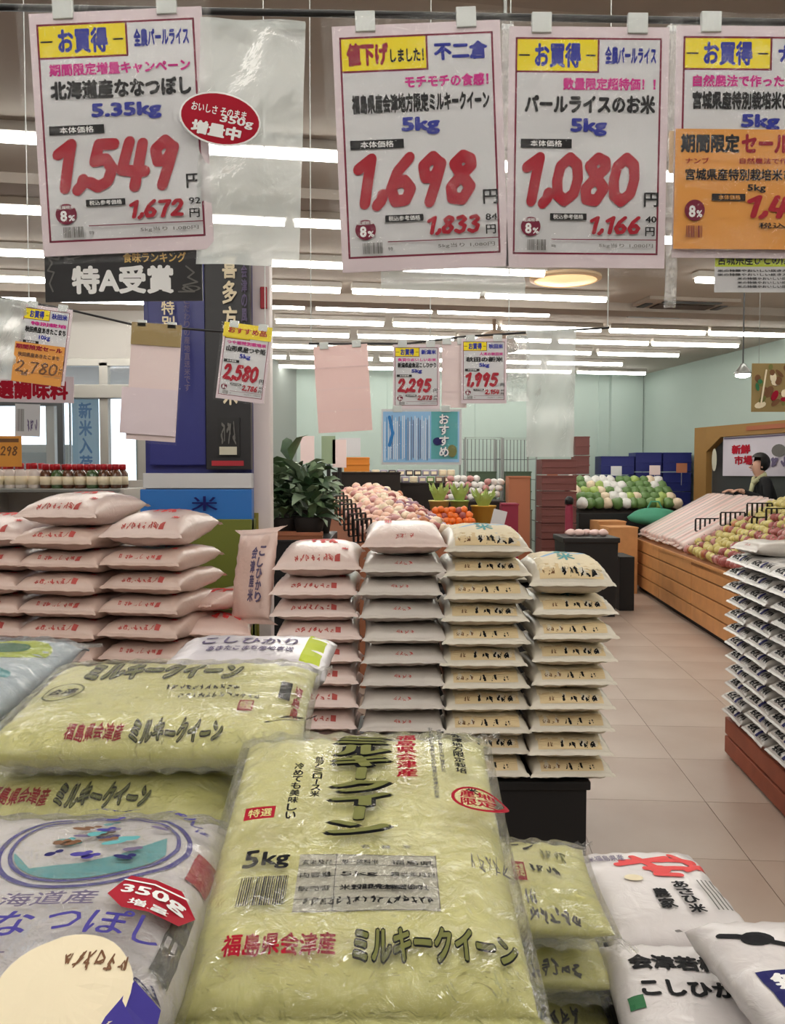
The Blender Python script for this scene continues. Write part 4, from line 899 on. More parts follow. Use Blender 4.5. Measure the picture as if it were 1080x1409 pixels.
    # blue vertical-lettered poster
    t, w, h = hung_sheet('blue_poster', 'pale blue poster with white vertical brush lettering, hanging below the 2,295 yen sign', 'poster', 580, 563, 110, 76, D2, 0, 'sign_paper')
    d = Deco(); d.rect((.02, -.66, .97, -.03), 'ink_lightblue'); d.rect((.62, -.62, .95, -.03), 'ink_teal'); d.rect((.62, -.62, .95, -.36), 'ink_navy') if False else None
    rd = random.Random(2)
    for k in range(26): x = .04 + k * .022; d.rect((x, -.6 - rd.uniform(0, .04), x + .008, -.06 - rd.uniform(0, .1)), rd.choice(['ink_white', 'ink_cyan', 'ink_white', 'ink_lilac']))
    d.stroke([(.1, -.1), (.14, -.3), (.1, -.45)], .02, 'ink_cyan'); d.disc(.7, -.4, .06, .05, 'ink_navy', 12, 1); d.disc(.88, -.52, .06, .08, 'ink_olive', 12, 1); d.vtext('おすすめ', (.72, -.6, .84, -.06), 'ink_navy', .08); d.vtext('おすすめ', (.72, -.6, .84, -.06), 'ink_white', .03)
    d.build('lettering', at(w), t, eps=.0001, base=.0004); clips(t, w, .006); sleeve(t, w, h, .005, y=-.006)
    # empty plastic bags on the wire
    for lab, cx, ty, wp, hp, lean, m in (('large empty crinkled plastic bag hanging from the wire beside the aisle', 757, 455, 66, 172, 0, 'sleeve_film'), ('empty clear sleeve hanging beside the orange and white sign', 8, 412, 66, 108, .1, 'sleeve_film'),
                                       ('small clear sleeve hanging behind the 1,995 yen sign', 712, 462, 30, 90, 0, 'loose_film')):
        k = (D2 + .012) / F; w, h = wp * k, hp * k; t = thing('plastic_sleeve', lab, 'plastic sleeve', U(cx, ty, D2 + .012), (0, lean, 0), 'clear sleeves on the wire'); sleeve(t, w, h, 0, m, .012, 0)
        bm = bmesh.new(); add_box(bm, -w / 2, -.002, -.008, w / 2, .002, 0, .0005); link('top_edge', bm_mesh('top_edge', bm, MATS['clear_hard']), t)
    # red-lettered banner and orange card at the left edge
    t, w, h = hung_sheet('header_banner', 'white banner with red decorative lettering above the red-capped bottles', 'banner', 28, 517, 146, 36, 4.3, .02, 'sign_pinkish', .004)
    d = Deco(); d.text('特選調味料', (.1, -.22, .95, -.04), 'ink_red', .05); d.build('lettering', at(w), t, eps=.0003)
    t, w, h = hung_sheet('price_card', 'small orange price card standing among the bottles at the left edge', 'price card', 12, 600, 34, 42, 4.28, 0, 'paper_orange', .004)
    d = Deco(); d.rect((.1, -.25, .9, -.1), 'ink_brown'); d.price('298', (.15, -.8, .85, -.4), 'ink_brown', .12); d.build('lettering', at(w), t, eps=.0003)
    t, w, h = hung_sheet('notice_sheet', 'white and grey notice sheet hanging above the bottles at the left edge', 'notice', 38, 556, 34, 44, 4.3, .03, 'sign_paper', .004)
    d = Deco(); d.bars((.08, -1.1, .4, -.2), 'ink_grey', 6); d.scrawl((.5, -1.1, .9, -.6), 'ink_lilac', 3, 3, .1); d.build('lettering', at(w), t, eps=.0003)
small_signs()

# ------------------------------------------------------------------ middle distance, left: bottles, blue tower, white post
def bottles():
    d = 4.5; z = U(0, 667, d).z; x0, x1 = U(-40, 660, d).x, U(168, 660, d).x
    t = thing('shelf_unit', 'grey metal shelf unit holding a row of red-capped bottles', 'shelf', ((x0 + x1) / 2, d + .2, 0)); w = (x1 - x0) / 2
    for zz in (z - .02, z - .5, z - 1.0): box_obj('shelf', (-w, -.22, zz - .02, w, .22, zz), MATS['steel'], t)
    for s_ in (-1, 1): box_obj('side_panel', (s_ * w - .015, -.22, 0, s_ * w + .015, .22, z - .02), MATS['housing'], t)
    box_obj('back_panel', (-w, .2, 0, w, .225, z + .02), MATS['housing'], t)
    glass_b = mat('bottle_brown', (96, 60, 40), .15, coat=.5); glass_g = mat('bottle_green', (70, 96, 56), .15, coat=.5); body_w = mat('bottle_white', (225, 215, 208), .4)
    def make(m, capm, h, r, name, lab):
        t = thing(name, lab, 'bottle')
        bm = bmesh.new(); add_lathe(bm, [(r * .9, 0), (r, .006), (r, h * .6), (r * .8, h * .7), (r * .38, h * .8), (r * .36, h * .9)], 14); link('body', bm_mesh('body', bm, m, True), t)
        bm = bmesh.new(); add_lathe(bm, [(r * .62, h * .78), (r * .62, h), (r * .5, h * 1.02)], 12); link('cap', bm_mesh('cap', bm, capm, True), t)
        bm = bmesh.new(); add_lathe(bm, [(r * 1.02, h * .15), (r * 1.02, h * .5)], 14); link('label', bm_mesh('label', bm, MATS['ink_cream'], True), t); return t
    capm = mat('cap_red', (178, 24, 36), .35)
    A = make(body_w, capm, .13, .028, 'sauce_bottle', ''); Bt = make(glass_b, capm, .125, .03, 'sauce_bottle', ''); C_ = make(glass_g, capm, .125, .03, 'sauce_bottle', '')
    k = 0; x = x0 + .05; first = {id(A): 1, id(Bt): 1, id(C_): 1}
    while x < x1 - .04:
        src = A if x < U(55, 660, d).x else (Bt if k % 3 else C_)
        for r_ in range(2):
            s2 = src if first.get(id(src)) else copy_tree(src); first[id(src)] = 0
            s2.location = (x + RD.uniform(-.004, .004), d + .06 + .1 * r_, z - .02 + .0); s2.rotation_euler = (0, 0, RD.uniform(-.3, .3))
            kind = 'white-bodied' if src is A else ('brown' if src is Bt else 'green')
            tag(s2, f'{kind} sauce bottle with red cap, {ORD[min(k, 19)]} in the {"front" if r_ == 0 else "rear"} row on the shelf', 'bottle', 'red-capped bottles on the shelf')
        x += .062; k += 1
bottles()
def tower():
    d = 3.75; xl, xr = U(196, 600, d).x, U(344, 600, d).x; w = (xr - xl) / 2; cx = (xl + xr) / 2
    zt = U(270, 352, d).z; zm = U(270, 650, d).z; zb = 0
    t = thing('display_tower', 'tall navy and black cardboard display tower with vertical white lettering and blue lower part', 'display', (cx, d, 0))
    navy = mat('card_navy', (30, 36, 120), .45, coat=.2); blue = mat('card_blue', (30, 110, 190), .45, coat=.2)
    box_obj('back_board', (-w, .04, 0, w, .1, zt), MATS['card_navy'], t)
    X = lambda px: U(px, 500, d).x - cx; Z = lambda py: U(270, py, d).z
    box_obj('navy_panel', (X(204), 0, Z(640), X(282), .038, zt), navy, t); box_obj('black_panel', (X(283), -.012, Z(646), X(345), .038, zt + .01), MATS['card_black'], t)
    box_obj('picture_board', (X(300), -.02, Z(628), X(330), -.013, Z(575)), MATS['dark_plastic'], t, bev=0); box_obj('white_strip', (X(196), -.02, Z(672), X(346), .038, Z(651)), MATS['sign_paper'], t); box_obj('red_strip', (X(291), -.016, Z(641), X(335), -.0125, Z(634)), mat('red_card', (170, 30, 45), .5), t, bev=0)
    box_obj('blue_panel', (X(192), -.02, .06, X(346), .038, Z(673)), blue, t); box_obj('green_base', (X(205), -.03, 0, X(346), .1, Z(714)), mat('card_olive', (110, 118, 40), .6), t)
    g = Deco(); kx = (X(345) - X(204)) 
    g.vtext('喜多方限定米', (X(308), Z(560), X(328), Z(352)), 'ink_cream', .03); g.vtext('会津の風土が育てた', (X(334), Z(545), X(342), Z(365)), 'ink_lilac', .03)
    g.vtext('特別栽培米', (X(225), Z(520), X(243), Z(415)), 'ink_cream', .02); g.vtext('こだわりの産地直送米です', (X(256), Z(540), X(264), Z(410)), 'ink_lilac', .02); g.scrawl((X(305), Z(612), X(326), Z(580)), 'ink_grey', 4, 3, .1)
    g.rect((X(303), Z(626), X(327), Z(615)), 'ink_panel'); g.vtext('米', (X(264), Z(704), X(300), Z(682)), 'ink_navy', .012)
    g.build('lettering', lambda v, off: [(q[0], -.0205 - o_, q[1]) for q, o_ in zip(v, off)], t, eps=.0003)
    # white post beside it
    d2 = 3.9; xp = (U(346, 600, d2).x + U(374, 600, d2).x) / 2; m = mat('post_paint', (226, 214, 212), .5)
    t = thing('support_post', 'white square post with a small red switch plate beside the display tower', 'post', (xp, d2, 0)); box_obj('column', (-.045, -.04, 0, .045, .05, U(358, 345, d2).z), m, t, .006)
    zz = U(368, 412, d2).z; box_obj('alarm_plate', (.005, -.055, zz - .05, .035, -.04, zz + .045), MATS['red_card'], t, .004); box_obj('foot_plate', (-.07, -.06, 0, .07, .07, .015), MATS['steel'], t)
    box_obj('yellow_guard', (-.048, -.045, .2, -.01, -.0395, U(360, 705, d2).z), mat('guard_olive', (150, 140, 60), .6), t, .001)
tower()

# ------------------------------------------------------------------ produce area
def lump(bm, r, seed, sq=(1, 1, 1), sub=2, amp=.12):
    rd = random.Random(seed); r_ = bmesh.ops.create_icosphere(bm, subdivisions=sub, radius=r)
    ph = [rd.uniform(0, 6) for _ in range(3)]
    for v in r_['verts']:
        n = v.co.normalized(); k = 1 + amp * (math.sin(3 * n.x + ph[0]) * math.cos(4 * n.y + ph[1]) + .5 * math.sin(5 * n.z + ph[2])); v.co = Vector((v.co.x * k * sq[0], v.co.y * k * sq[1], v.co.z * k * sq[2]))
for n, c in dict(p_red=(160, 84, 80), p_pink=(196, 140, 136), p_yellow=(206, 192, 118), p_orange=(232, 112, 30), p_onion=(190, 120, 80), p_cream=(226, 206, 178), p_green=(96, 130, 70), p_lime=(160, 184, 96), p_white=(228, 226, 222), p_purple=(150, 110, 130), p_peach=(232, 188, 166)).items(): mat(n, c, .4, coat=.25, noise=.08, nscale=30)
LUMPS = {}
def produce(name, m, r, sq=(1, 1, 1), stem=False):
    """a fruit or vegetable: body and a short stem"""
    key = (name, m, r)
    if key in LUMPS: return LUMPS[key]
    bm = bmesh.new(); lump(bm, r, len(LUMPS) + 5, sq, 2); a = bm_mesh(name, bm, MATS[m], True)
    bm = bmesh.new(); add_tube(bm, [(0, 0, r * sq[2] * .85), (r * .1, 0, r * sq[2] * 1.25)], r * .09, 5); b = bm_mesh('stem', bm, MATS['p_green'])
    LUMPS[key] = (a, b, stem); return LUMPS[key]
CNT = {}
def put(name, m, r, loc, label, cat, group, sq=(1, 1, 1), stem=False):
    a, b, s_ = produce(name, m, r, sq, stem); o = link(name, a, None, loc, (RD.uniform(-.5, .5), RD.uniform(-.5, .5), RD.uniform(0, 6)))
    if s_: link('stem', b, o)
    return tag(o, label, cat, group)
mat('wood_orange', (206, 148, 92), .5, noise=.1, nscale=6, coat=.1); mat('wood_dark', (150, 96, 56), .6, noise=.1, nscale=6); mat('kick_dark', (34, 26, 22), .8)
def divider(loc, rz, label, group, n=6, w=.17, h=.09):
    """black wire fruit divider: row of prongs on a top and bottom rail"""
    bm = bmesh.new(); add_box(bm, -w / 2, -.004, h, w / 2, .004, h + .012); add_box(bm, -w / 2, -.004, -.01, w / 2, .004, 0)
    for k in range(n): x = -w / 2 + w * k / (n - 1); add_box(bm, x - .008, -.005, 0, x + .008, .005, h)
    o = link('wire_divider', bm_mesh('wire_divider', bm, MATS['dark_plastic']), None, loc, (0, 0, rz)); return tag(o, label, 'divider', group)
def aisle_stand():
    A = UZ(1012, 903, 0); Bf = UZ(872, 809, 0); dv = (Bf - A); L = dv.length; ang = math.atan2(dv.y, dv.x); H = .66; Wd = 1.05
    t = thing('wooden_stand', 'long orange wood produce stand with plank sides along the aisle', 'stand', A, (0, 0, ang))
    M = Matrix.Translation(A) @ Matrix.Rotation(ang, 4, 'Z')
    # planks on the aisle face, in two lengths; x runs away from the lens, y is to the left => face is at y = 0, body at y < 0
    n = 4; ph = (H - .06) / n
    for sct in range(3):
        x0, x1 = L * sct / 3 + .006, L * (sct + 1) / 3 - .006
        for k in range(n):
            link('plank', bm_mesh('plank', _bev(x0, -.03, .06 + ph * k + .007, x1, 0, .06 + ph * (k + 1) - .007), MATS['wood_orange']), t)
    for k in range(n): link('plank', bm_mesh('plank', _bev(0, -Wd, .06 + ph * k + .005, .03, -.035, .06 + ph * (k + 1) - .005), MATS['wood_orange']), t)
    for k in range(n): link('plank', bm_mesh('plank', _bev(L - .03, -Wd, .06 + ph * k + .005, L, -.035, .06 + ph * (k + 1) - .005), MATS['wood_orange']), t)
    box_obj('inner_case', (.03, -Wd, .05, L - .03, -.032, H - .03), MATS['kick_dark'], t, 0); box_obj('kick_board', (.05, -Wd + .05, 0, L - .05, -.06, .05), MATS['kick_dark'], t, 0)
    sl = math.atan2(.62, Wd)
    # sloping top
    V = [(.0, 0, H - .03), (L, 0, H - .03), (L, -Wd, H + .55), (0, -Wd, H + .55), (0, 0, H - .06), (L, 0, H - .06), (L, -Wd, H - .03), (0, -Wd, H - .03)]
    link('sloping_top', mesh('sloping_top', V, [(0, 3, 2, 1), (4, 5, 6, 7), (0, 1, 5, 4), (1, 2, 6, 5), (2, 3, 7, 6), (3, 0, 4, 7)], [MATS['wood_dark']]), t)
    zt = lambda y: H - .03 + (.58) * (-y) / Wd
    # fruit on the near third
    q = 0
    cols = ['p_red', 'p_pink', 'p_cream', 'p_red', 'p_yellow', 'p_onion', 'p_red', 'p_pink']
    for i in range(22):
        for j in range(11):
            x = .06 + i * .082 + RD.uniform(-.03, .03); y = -.06 - j * .09 + RD.uniform(-.015, .015); seg = int(x / .45)
            m = ('p_red', 'p_red', 'p_yellow', 'p_yellow', 'p_pink')[min(4, seg)] if RD.random() < .7 else RD.choice(cols)
            if 0.5 < x < 1.5 and RD.random() < .35: m = 'p_yellow'
            p = M @ Vector((x, y, zt(y) + .05 + RD.uniform(0, .025))); nm = {'p_red': 'apple', 'p_pink': 'apple', 'p_yellow': 'lemon', 'p_cream': 'pear', 'p_onion': 'onion'}[m]
            adj = {'p_red': 'red', 'p_pink': 'pinkish', 'p_yellow': 'yellow', 'p_cream': 'cream', 'p_onion': 'tan'}[m]
            put(nm, m, .044, p, f'{adj} {nm} on the aisle stand, {ORD[i]} row back, {ORD[j]} up the slope', nm, 'fruit on the aisle stand', stem=nm == 'apple'); q += 1
    for k, (px, py, dd) in enumerate(((973, 722, 9.2), (1008, 714, 8.9), (1045, 702, 8.6), (1072, 710, 8.2), (1052, 722, 8.3))):
        p = U(px, py + 8, dd); divider(p, .1, f'black pronged wire divider, {ORD[k]} from the pink packs, on the aisle fruit stand', 'wire dividers on the aisle stand', 6, .26, .12)
    # long pink packs on the far part
    for k in range(13):
        x = 2.05 + k * .17; HH = RD.uniform(-.012, .02); bm = bmesh.new()
        add_box(bm, -.088, -.5, -.035, .088, .5, .045, .034, 0); me = bm_mesh('long_pack', bm, mat('pack_pink' if k % 3 else 'pack_white', (236, 204, 198) if k % 3 else (236, 212, 206), .3, coat=.6, bump=.6, bscale=20), True)
        y = -.5; p = M @ Vector((x, y, zt(y) + .06 + HH)); o = link('long_pack', me, None, p); o.rotation_euler = (Matrix.Rotation(ang, 4, 'Z') @ Matrix.Rotation(-math.atan2(.58, Wd), 4, 'X')).to_euler()
        tag(o, f'long {"pink" if k % 3 else "paler pink"} plastic-wrapped pack on the aisle stand slope, {ORD[k]} from the fruit', 'package', 'long wrapped packs on the aisle stand')
        for s_ in (-1, 1):
            b2 = bmesh.new(); add_box(b2, -.06, s_ * .5, -.006, .06, s_ * .54, .006); link('sealed_end', bm_mesh('sealed_end', b2, me.materials[0]), o)
    # green cloth bag on the far corner of the stand
    p = U(893, 742, 12.6); bm = bmesh.new(); lump(bm, .2, 3, (1.5, .8, .62), 3, .15); o = link('green_bag', bm_mesh('green_bag', bm, mat('green_cloth', (70, 150, 120), .7, bump=.5), True), None, M @ Vector((4.35, -.28, H + .26)))
    tag(o, 'bunched green cloth bag on the end of the aisle stand', 'bag'); bm = bmesh.new(); add_tube(bm, [(-.1, 0, .1), (-.05, 0, .2), (.05, 0, .2), (.1, 0, .1)], .012, 6); link('handle', bm_mesh('handle', bm, MATS['green_cloth']), o)
def _bev(*a):
    bm = bmesh.new(); add_box(bm, *a, bev=.004); return bm
aisle_stand()
def crate_box(name, label, loc, w, l, h, m, rz=0, group=None, slats=0, rim=.02, cat='crate', open_top=True):
    """open box with rims; slats adds upright slats on the long sides"""
    t = thing(name, label, cat, loc, (0, 0, rz), group); M_ = MATS[m]
    box_obj('bottom', (-w / 2, -l / 2, 0, w / 2, l / 2, .02), M_, t, 0)
    if not open_top: box_obj('lid', (-w / 2, -l / 2, h - .015, w / 2, l / 2, h), M_, t, .004)
    hh = h - (.0 if open_top else .015)
    for nm, b in (('front_panel', (-w / 2, -l / 2, .02, w / 2, -l / 2 + .015, hh)), ('back_panel', (-w / 2, l / 2 - .015, .02, w / 2, l / 2, hh)), ('side_panel', (-w / 2, -l / 2 + .015, .02, -w / 2 + .015, l / 2 - .015, hh)), ('side_panel', (w / 2 - .015, -l / 2 + .015, .02, w / 2, l / 2 - .015, hh))): box_obj(nm, b, M_, t, .002)
    for z in ([.0 + h * .45] if h > .15 else []) + [h - rim]:
        box_obj('rib', (-w / 2 - .008, -l / 2 - .008, z, w / 2 + .008, -l / 2, z + rim * .8), M_, t, .002)
    return t
mat('crate_blue', (28, 36, 110), .5); mat('crate_maroon', (110, 62, 58), .6); mat('wood_light', (206, 150, 96), .7, noise=.08, nscale=8); mat('cardboard', (170, 108, 78), .8); mat('carton_grey', (110, 108, 96), .8); mat('cardboard_yellow', (205, 160, 60), .8); mat('plum_box', (140, 30, 60), .6)
def far_area():
    # stacks of blue crates before the back wall
    z0 = 0; dd = 13.6
    def stack(px0, px1, ytop, d, m, name, lab, grp, h=.28, l=.42, zb=.0):
        x0, x1 = U(px0, 650, d).x, U(px1, 650, d).x; zt = U(700, ytop, d).z; n = max(1, int(round((zt - zb) / h))); hh = (zt - zb) / n
        for k in range(n): crate_box(name, f'{lab}, {nth(n - 1 - k, n)}', ((x0 + x1) / 2, d, zb + k * hh + .0005), (x1 - x0) * .97, l, hh - .012, m, 0, grp)
    for k, (a, b, yt) in enumerate(((822, 868, 627), (869, 905, 622), (906, 945, 622))):
        stack(a, b, yt, 13.55, 'crate_blue', 'blue_crate', f'dark blue plastic crate in the {ORD[k]} stack before the pale wall', 'blue crates before the back wall')
    stack(741, 789, 631, 11.6, 'crate_maroon', 'red_brown_crate', 'reddish brown crate in the stack beside the wire trolleys', 'reddish brown crates', .22, .45)
    stack(788, 808, 600, 13.6, 'crate_maroon', 'dark_carton', 'dark brown carton in the tall narrow stack by the blue crates', 'dark brown cartons', .3, .3)
    # roll cages
    for k, (px0, px1, yt, d) in enumerate(((640, 690, 602, 12.3), (692, 738, 603, 12.6))):
        x0, x1 = U(px0, 650, d).x, U(px1, 650, d).x; w = x1 - x0; zt = U(700, yt, d).z
        t = thing('roll_cage', f'tall grey wire roll cage trolley {"behind the potted produce" if k == 0 else "beside the reddish brown crates"}', 'trolley', ((x0 + x1) / 2, d, 0), (0, 0, .05), 'wire roll cages')
        bm = bmesh.new(); add_tube(bm, [(-w / 2, 0, .15), (-w / 2, 0, zt), (w / 2, 0, zt), (w / 2, 0, .15)], .014, 6); add_tube(bm, [(-w / 2, .6, .15), (-w / 2, .6, zt), (w / 2, .6, zt), (w / 2, .6, .15)], .014, 6); link('frame', bm_mesh('frame', bm, MATS['steel']), t)
        bm = bmesh.new()
        for i in range(1, 9): x = -w / 2 + w * i / 9; add_tube(bm, [(x, .6, .15), (x, .6, zt)], .006, 4)
        for i in range(1, 6): z = .2 + (zt - .2) * i / 6; add_tube(bm, [(-w / 2, .6, z), (w / 2, .6, z)], .006, 4); add_tube(bm, [(-w / 2, 0, z), (-w / 2, .6, z)], .006, 4); add_tube(bm, [(w / 2, 0, z), (w / 2, .6, z)], .006, 4)
        o = link('wire_mesh', bm_mesh('wire_mesh', bm, MATS['dark_frame']), t); o['kind'] = 'stuff'
        box_obj('deck', (-w / 2, 0, .13, w / 2, .6, .16), MATS['steel'], t, .003)
        bm = bmesh.new(); add_lathe(bm, [(.05, -.015), (.05, .015)], 12); wm = bm_mesh('wheel', bm, MATS['dark_plastic']); wm.transform(Matrix.Rotation(math.pi / 2, 4, 'Y'))
        for x in (-w / 2 + .04, w / 2 - .04):
            for y in (.05, .55): link('wheel', wm, t, (x, y, .052))
            for y in (.05, .55): box_obj('caster_fork', (x - .025, y - .02, .1, x + .025, y + .02, .13), MATS['steel'], t, 0)
        crate_box('carton', f'grey-brown carton on the roll cage {"behind the potted produce" if k == 0 else "beside the reddish brown crates"}', ((x0 + x1) / 2, d + .3, .162), w * .8, .45, .8, 'carton_grey', 0, 'cartons on the roll cages', open_top=False)
        crate_box('green_crate', f'dark green crate standing on the carton of the roll cage {"behind the potted produce" if k == 0 else "beside the reddish brown crates"}', ((x0 + x1) / 2, d + .3, .965), w * .75, .42, .55, 'crate_green', 0, 'crates on the roll cages')
    # wide green-white vegetable island behind the black bin
    d = 12.0; x0, x1 = U(797, 650, d).x, U(940, 650, d).x; t = thing('vegetable_stand', 'black-sided vegetable stand below the blue crates', 'stand', ((x0 + x1) / 2, d + .5, 0)); w = (x1 - x0) / 2
    zt = U(800, 706, d).z; box_obj('body', (-w, -.5, .06, w, .5, zt), MATS['dark_plastic'], t, .01); box_obj('kick_board', (-w + .05, -.45, 0, w - .05, .45, .06), MATS['kick_dark'], t, 0)
    V = [(-w, -.5, zt), (w, -.5, zt), (w, .5, zt + .38), (-w, .5, zt + .38), (-w, .5, zt), (w, .5, zt)]; link('sloping_top', mesh('sloping_top', V, [(0, 1, 2, 3), (0, 3, 4), (1, 5, 2), (2, 5, 4, 3), (0, 4, 5, 1)], [MATS['kick_dark']]), t)
    for i in range(12):
        for j in range(5):
            x = (x0 + x1) / 2 - w + .07 + i * (2 * w - .14) / 11; y = d + .08 + j * .2; z = zt + .38 * (j * .2 + .08) + .1
            m = RD.choice(['p_green', 'p_white', 'p_lime', 'p_white', 'p_cream', 'p_green']) if not 3 < i < 6 else RD.choice(['p_white', 'p_green', 'p_white'])
            nm = {'p_green': 'leafy_green', 'p_white': 'daikon_radish', 'p_lime': 'cabbage', 'p_cream': 'napa_cabbage'}[m]
            put(nm, m, .08 if i % 4 else .088, (x + RD.uniform(-.02, .02), y, z), f'{ {"p_green": "dark green leafy bunch", "p_white": "white wrapped radish", "p_lime": "pale green cabbage", "p_cream": "cream wrapped cabbage"}[m]}, {ORD[i]} across and {ORD[j]} up on the stand below the blue crates', 'vegetable', 'vegetables below the blue crates')
    for k, (px, py, m, lab) in enumerate(((760, 650, 'cardboard', 'orange and pink'), (848, 647, 'sign_paper', 'pale pink'), (901, 646, 'paper_rose', 'pale green'), (938, 643, 'cardboard', 'brown'))):
        d3 = 12.93; o = box_obj('price_card', (-.08, 0, -.08, .08, .006, .06), MATS[m], None, 0, U(px, py, d3)); tag(o, f'{lab} price card, {ORD[k]} of four along the back of the vegetable stand', 'price card', 'price cards at the back')
        bm = bmesh.new(); add_tube(bm, [(0, .01, .0), (0, .01, -U(px, py, d3).z + (zt + .37 if px > 800 else 0))], .006, 5); link('stand_rod', bm_mesh('stand_rod', bm, MATS['steel']), o)
    # plum post with cone foot, black bin with pink packs
    p = UZ(783, 752, 0) if False else U(783, 700, 9.9)
    t = thing('queue_post', 'plum red post beside the black bin', 'post', (p.x, 9.9, 0)); bm = bmesh.new(); add_lathe(bm, [(.14, 0), (.14, .02), (.05, .05), (.045, 1.1), (.03, 1.14)], 16); link('column', bm_mesh('column', bm, MATS['plum_box'], True), t); bm = bmesh.new(); add_lathe(bm, [(.05, 1.14), (.05, 1.2), (.02, 1.23)], 12); link('cap', bm_mesh('cap', bm, MATS['dark_plastic'], True), t)
    a = U(776, 740, 9.0); b = U(850, 740, 9.0); 
    t = thing('black_bin', 'black plastic bin topped with pink packs, before the plum post', 'bin', ((a.x + b.x) / 2, 9.25, 0)); w = (b.x - a.x) / 2; zt = a.z
    V = [(-w * .92, -.25, 0), (w * .92, -.25, 0), (w * .92, .25, 0), (-w * .92, .25, 0), (-w, -.28, zt), (w, -.28, zt), (w, .28, zt), (-w, .28, zt)]
    link('body', mesh('body', V, [(0, 3, 2, 1), (4, 5, 6, 7), (0, 1, 5, 4), (1, 2, 6, 5), (2, 3, 7, 6), (3, 0, 4, 7)], [MATS['black_crate']]), t); box_obj('rim', (-w - .015, -.3, zt - .05, w + .015, .3, zt + .004), MATS['dark_plastic'], t, .01)
    for k in range(5):
        bm = bmesh.new(); lump(bm, .055, k, (1.1, 1, .7), 2, .1); o = link('pink_pack', bm_mesh('pink_pack', bm, MATS['pack_pink'], True), None, ((a.x + b.x) / 2 - w * .6 + k * w * .3, 9.2 + RD.uniform(-.05, .05), zt + .04)); tag(o, f'small pink pack, {ORD[k]} along on the black bin', 'package', 'pink packs on the black bin')
    box_obj_t = box_obj('low_step', (U(846, 790, 9.6).x, 9.4, 0, U(866, 790, 9.6).x, 9.9, U(850, 765, 9.5).z), MATS['black_crate']); tag(box_obj_t, 'low black block between the black bin and the wooden stand', 'box')
    # orange crates at the end of the aisle stand
    for k, (px, py, d4) in enumerate(((851, 724, 10.9), (836, 716, 11.4))):
        z = U(px, py, d4).z; crate_box('orange_crate', f'orange-brown crate box {"against the far end of the wooden stand" if k == 0 else "behind the other orange crate, by the vegetable stand"}', (U(px, py, d4).x, d4, 0), .36, .36, z, 'wood_light', .1, 'orange crates', open_top=False)
mat('crate_green', (66, 84, 62), .6); mat('pack_pink', (236, 204, 198), .3, coat=.6, bump=.6, bscale=20)
far_area()
def centre_stand():
    """sloping fruit stand with black dividers and a brown board side"""
    a = UZ(545, 748, .72); near = U(545, 746, 6.0); t0 = U(436, 695, 7.6); n0 = U(497, 752, 6.0)
    ax = Vector((n0.x, 6.0, 0)); bx = Vector((t0.x, 8.6, 0)); dv = bx - ax; ang = math.atan2(dv.y, dv.x); L = dv.length; Wd = .76; H = n0.z
    H1 = U(436, 690, 8.6).z
    t = thing('fruit_stand', 'sloping fruit stand with reddish brown side board behind the central rice stacks', 'stand', ax, (0, 0, ang))
    z1 = H1
    V = [(0, 0, 0), (L, 0, 0), (L, -Wd, 0), (0, -Wd, 0), (0, 0, H), (L, 0, z1), (L, -Wd, z1), (0, -Wd, H)]
    link('body', mesh('body', V, [(0, 3, 2, 1), (4, 5, 6, 7), (0, 1, 5, 4), (1, 2, 6, 5), (2, 3, 7, 6), (3, 0, 4, 7)], [MATS['cardboard']]), t)
    n = 3
    for k in range(n):
        V = []
        for (x, f) in ((0, H), (L, z1)): V += [(x, .0, f * k / n + .006), (x, .012, f * k / n + .006), (x, .012, f * (k + 1) / n - .006), (x, .0, f * (k + 1) / n - .006)]
        link('board', mesh('board', V, [(0, 1, 2, 3), (4, 7, 6, 5), (0, 4, 5, 1), (1, 5, 6, 2), (2, 6, 7, 3), (3, 7, 4, 0)], [MATS['cardboard']]), t)
    V = [(.9, .013, H * .72), (1.5, .013, H * .75), (1.5, .02, H * 1.0), (.9, .02, H * .97)]
    box_obj('yellow_panel', (.55, .013, H * .45, 1.1, .02, H * .9), MATS['cardboard_yellow'], t, 0)
    M = Matrix.Translation(ax) @ Matrix.Rotation(ang, 4, 'Z')
    zz = lambda x, y: H + (z1 - H) * x / L
    for i in range(29):
        for j in range(9):
            x = .06 + i * (L - .1) / 28; y = -.09 - j * .076
            m = RD.choice(['p_peach', 'p_pink', 'p_cream', 'p_peach', 'p_peach']) if j < 5 else RD.choice(['p_onion', 'p_cream', 'p_purple', 'p_peach', 'p_red'])
            p = M @ Vector((x + RD.uniform(-.035, .035), y + RD.uniform(-.03, .03), zz(x, y) + .045 + RD.uniform(-.008, .02) + .10 * math.sin(j / 8 * 3.1)))
            nm = 'peach' if m in ('p_peach', 'p_pink') else ('potato' if m == 'p_cream' else 'onion')
            put(nm, m, .042, p, f'{ {"p_peach": "pale peach-coloured", "p_pink": "pink", "p_cream": "cream", "p_onion": "tan", "p_purple": "purplish", "p_red": "red"}[m]} {nm} on the sloping stand, {ORD[i]} row back, {ORD[j]} across', nm, 'fruit on the sloping stand', (1, 1, .9))
    for k in range(8):
        x = .15 + k * (L - .3) / 8; p = M @ Vector((x, -.03, zz(x, 0) + .012)); divider(p, ang - math.pi / 2 + .9, f'black pronged divider, {ORD[k]} up along the side board of the sloping stand', 'dividers on the sloping stand', 5, .24, .15)
centre_stand()
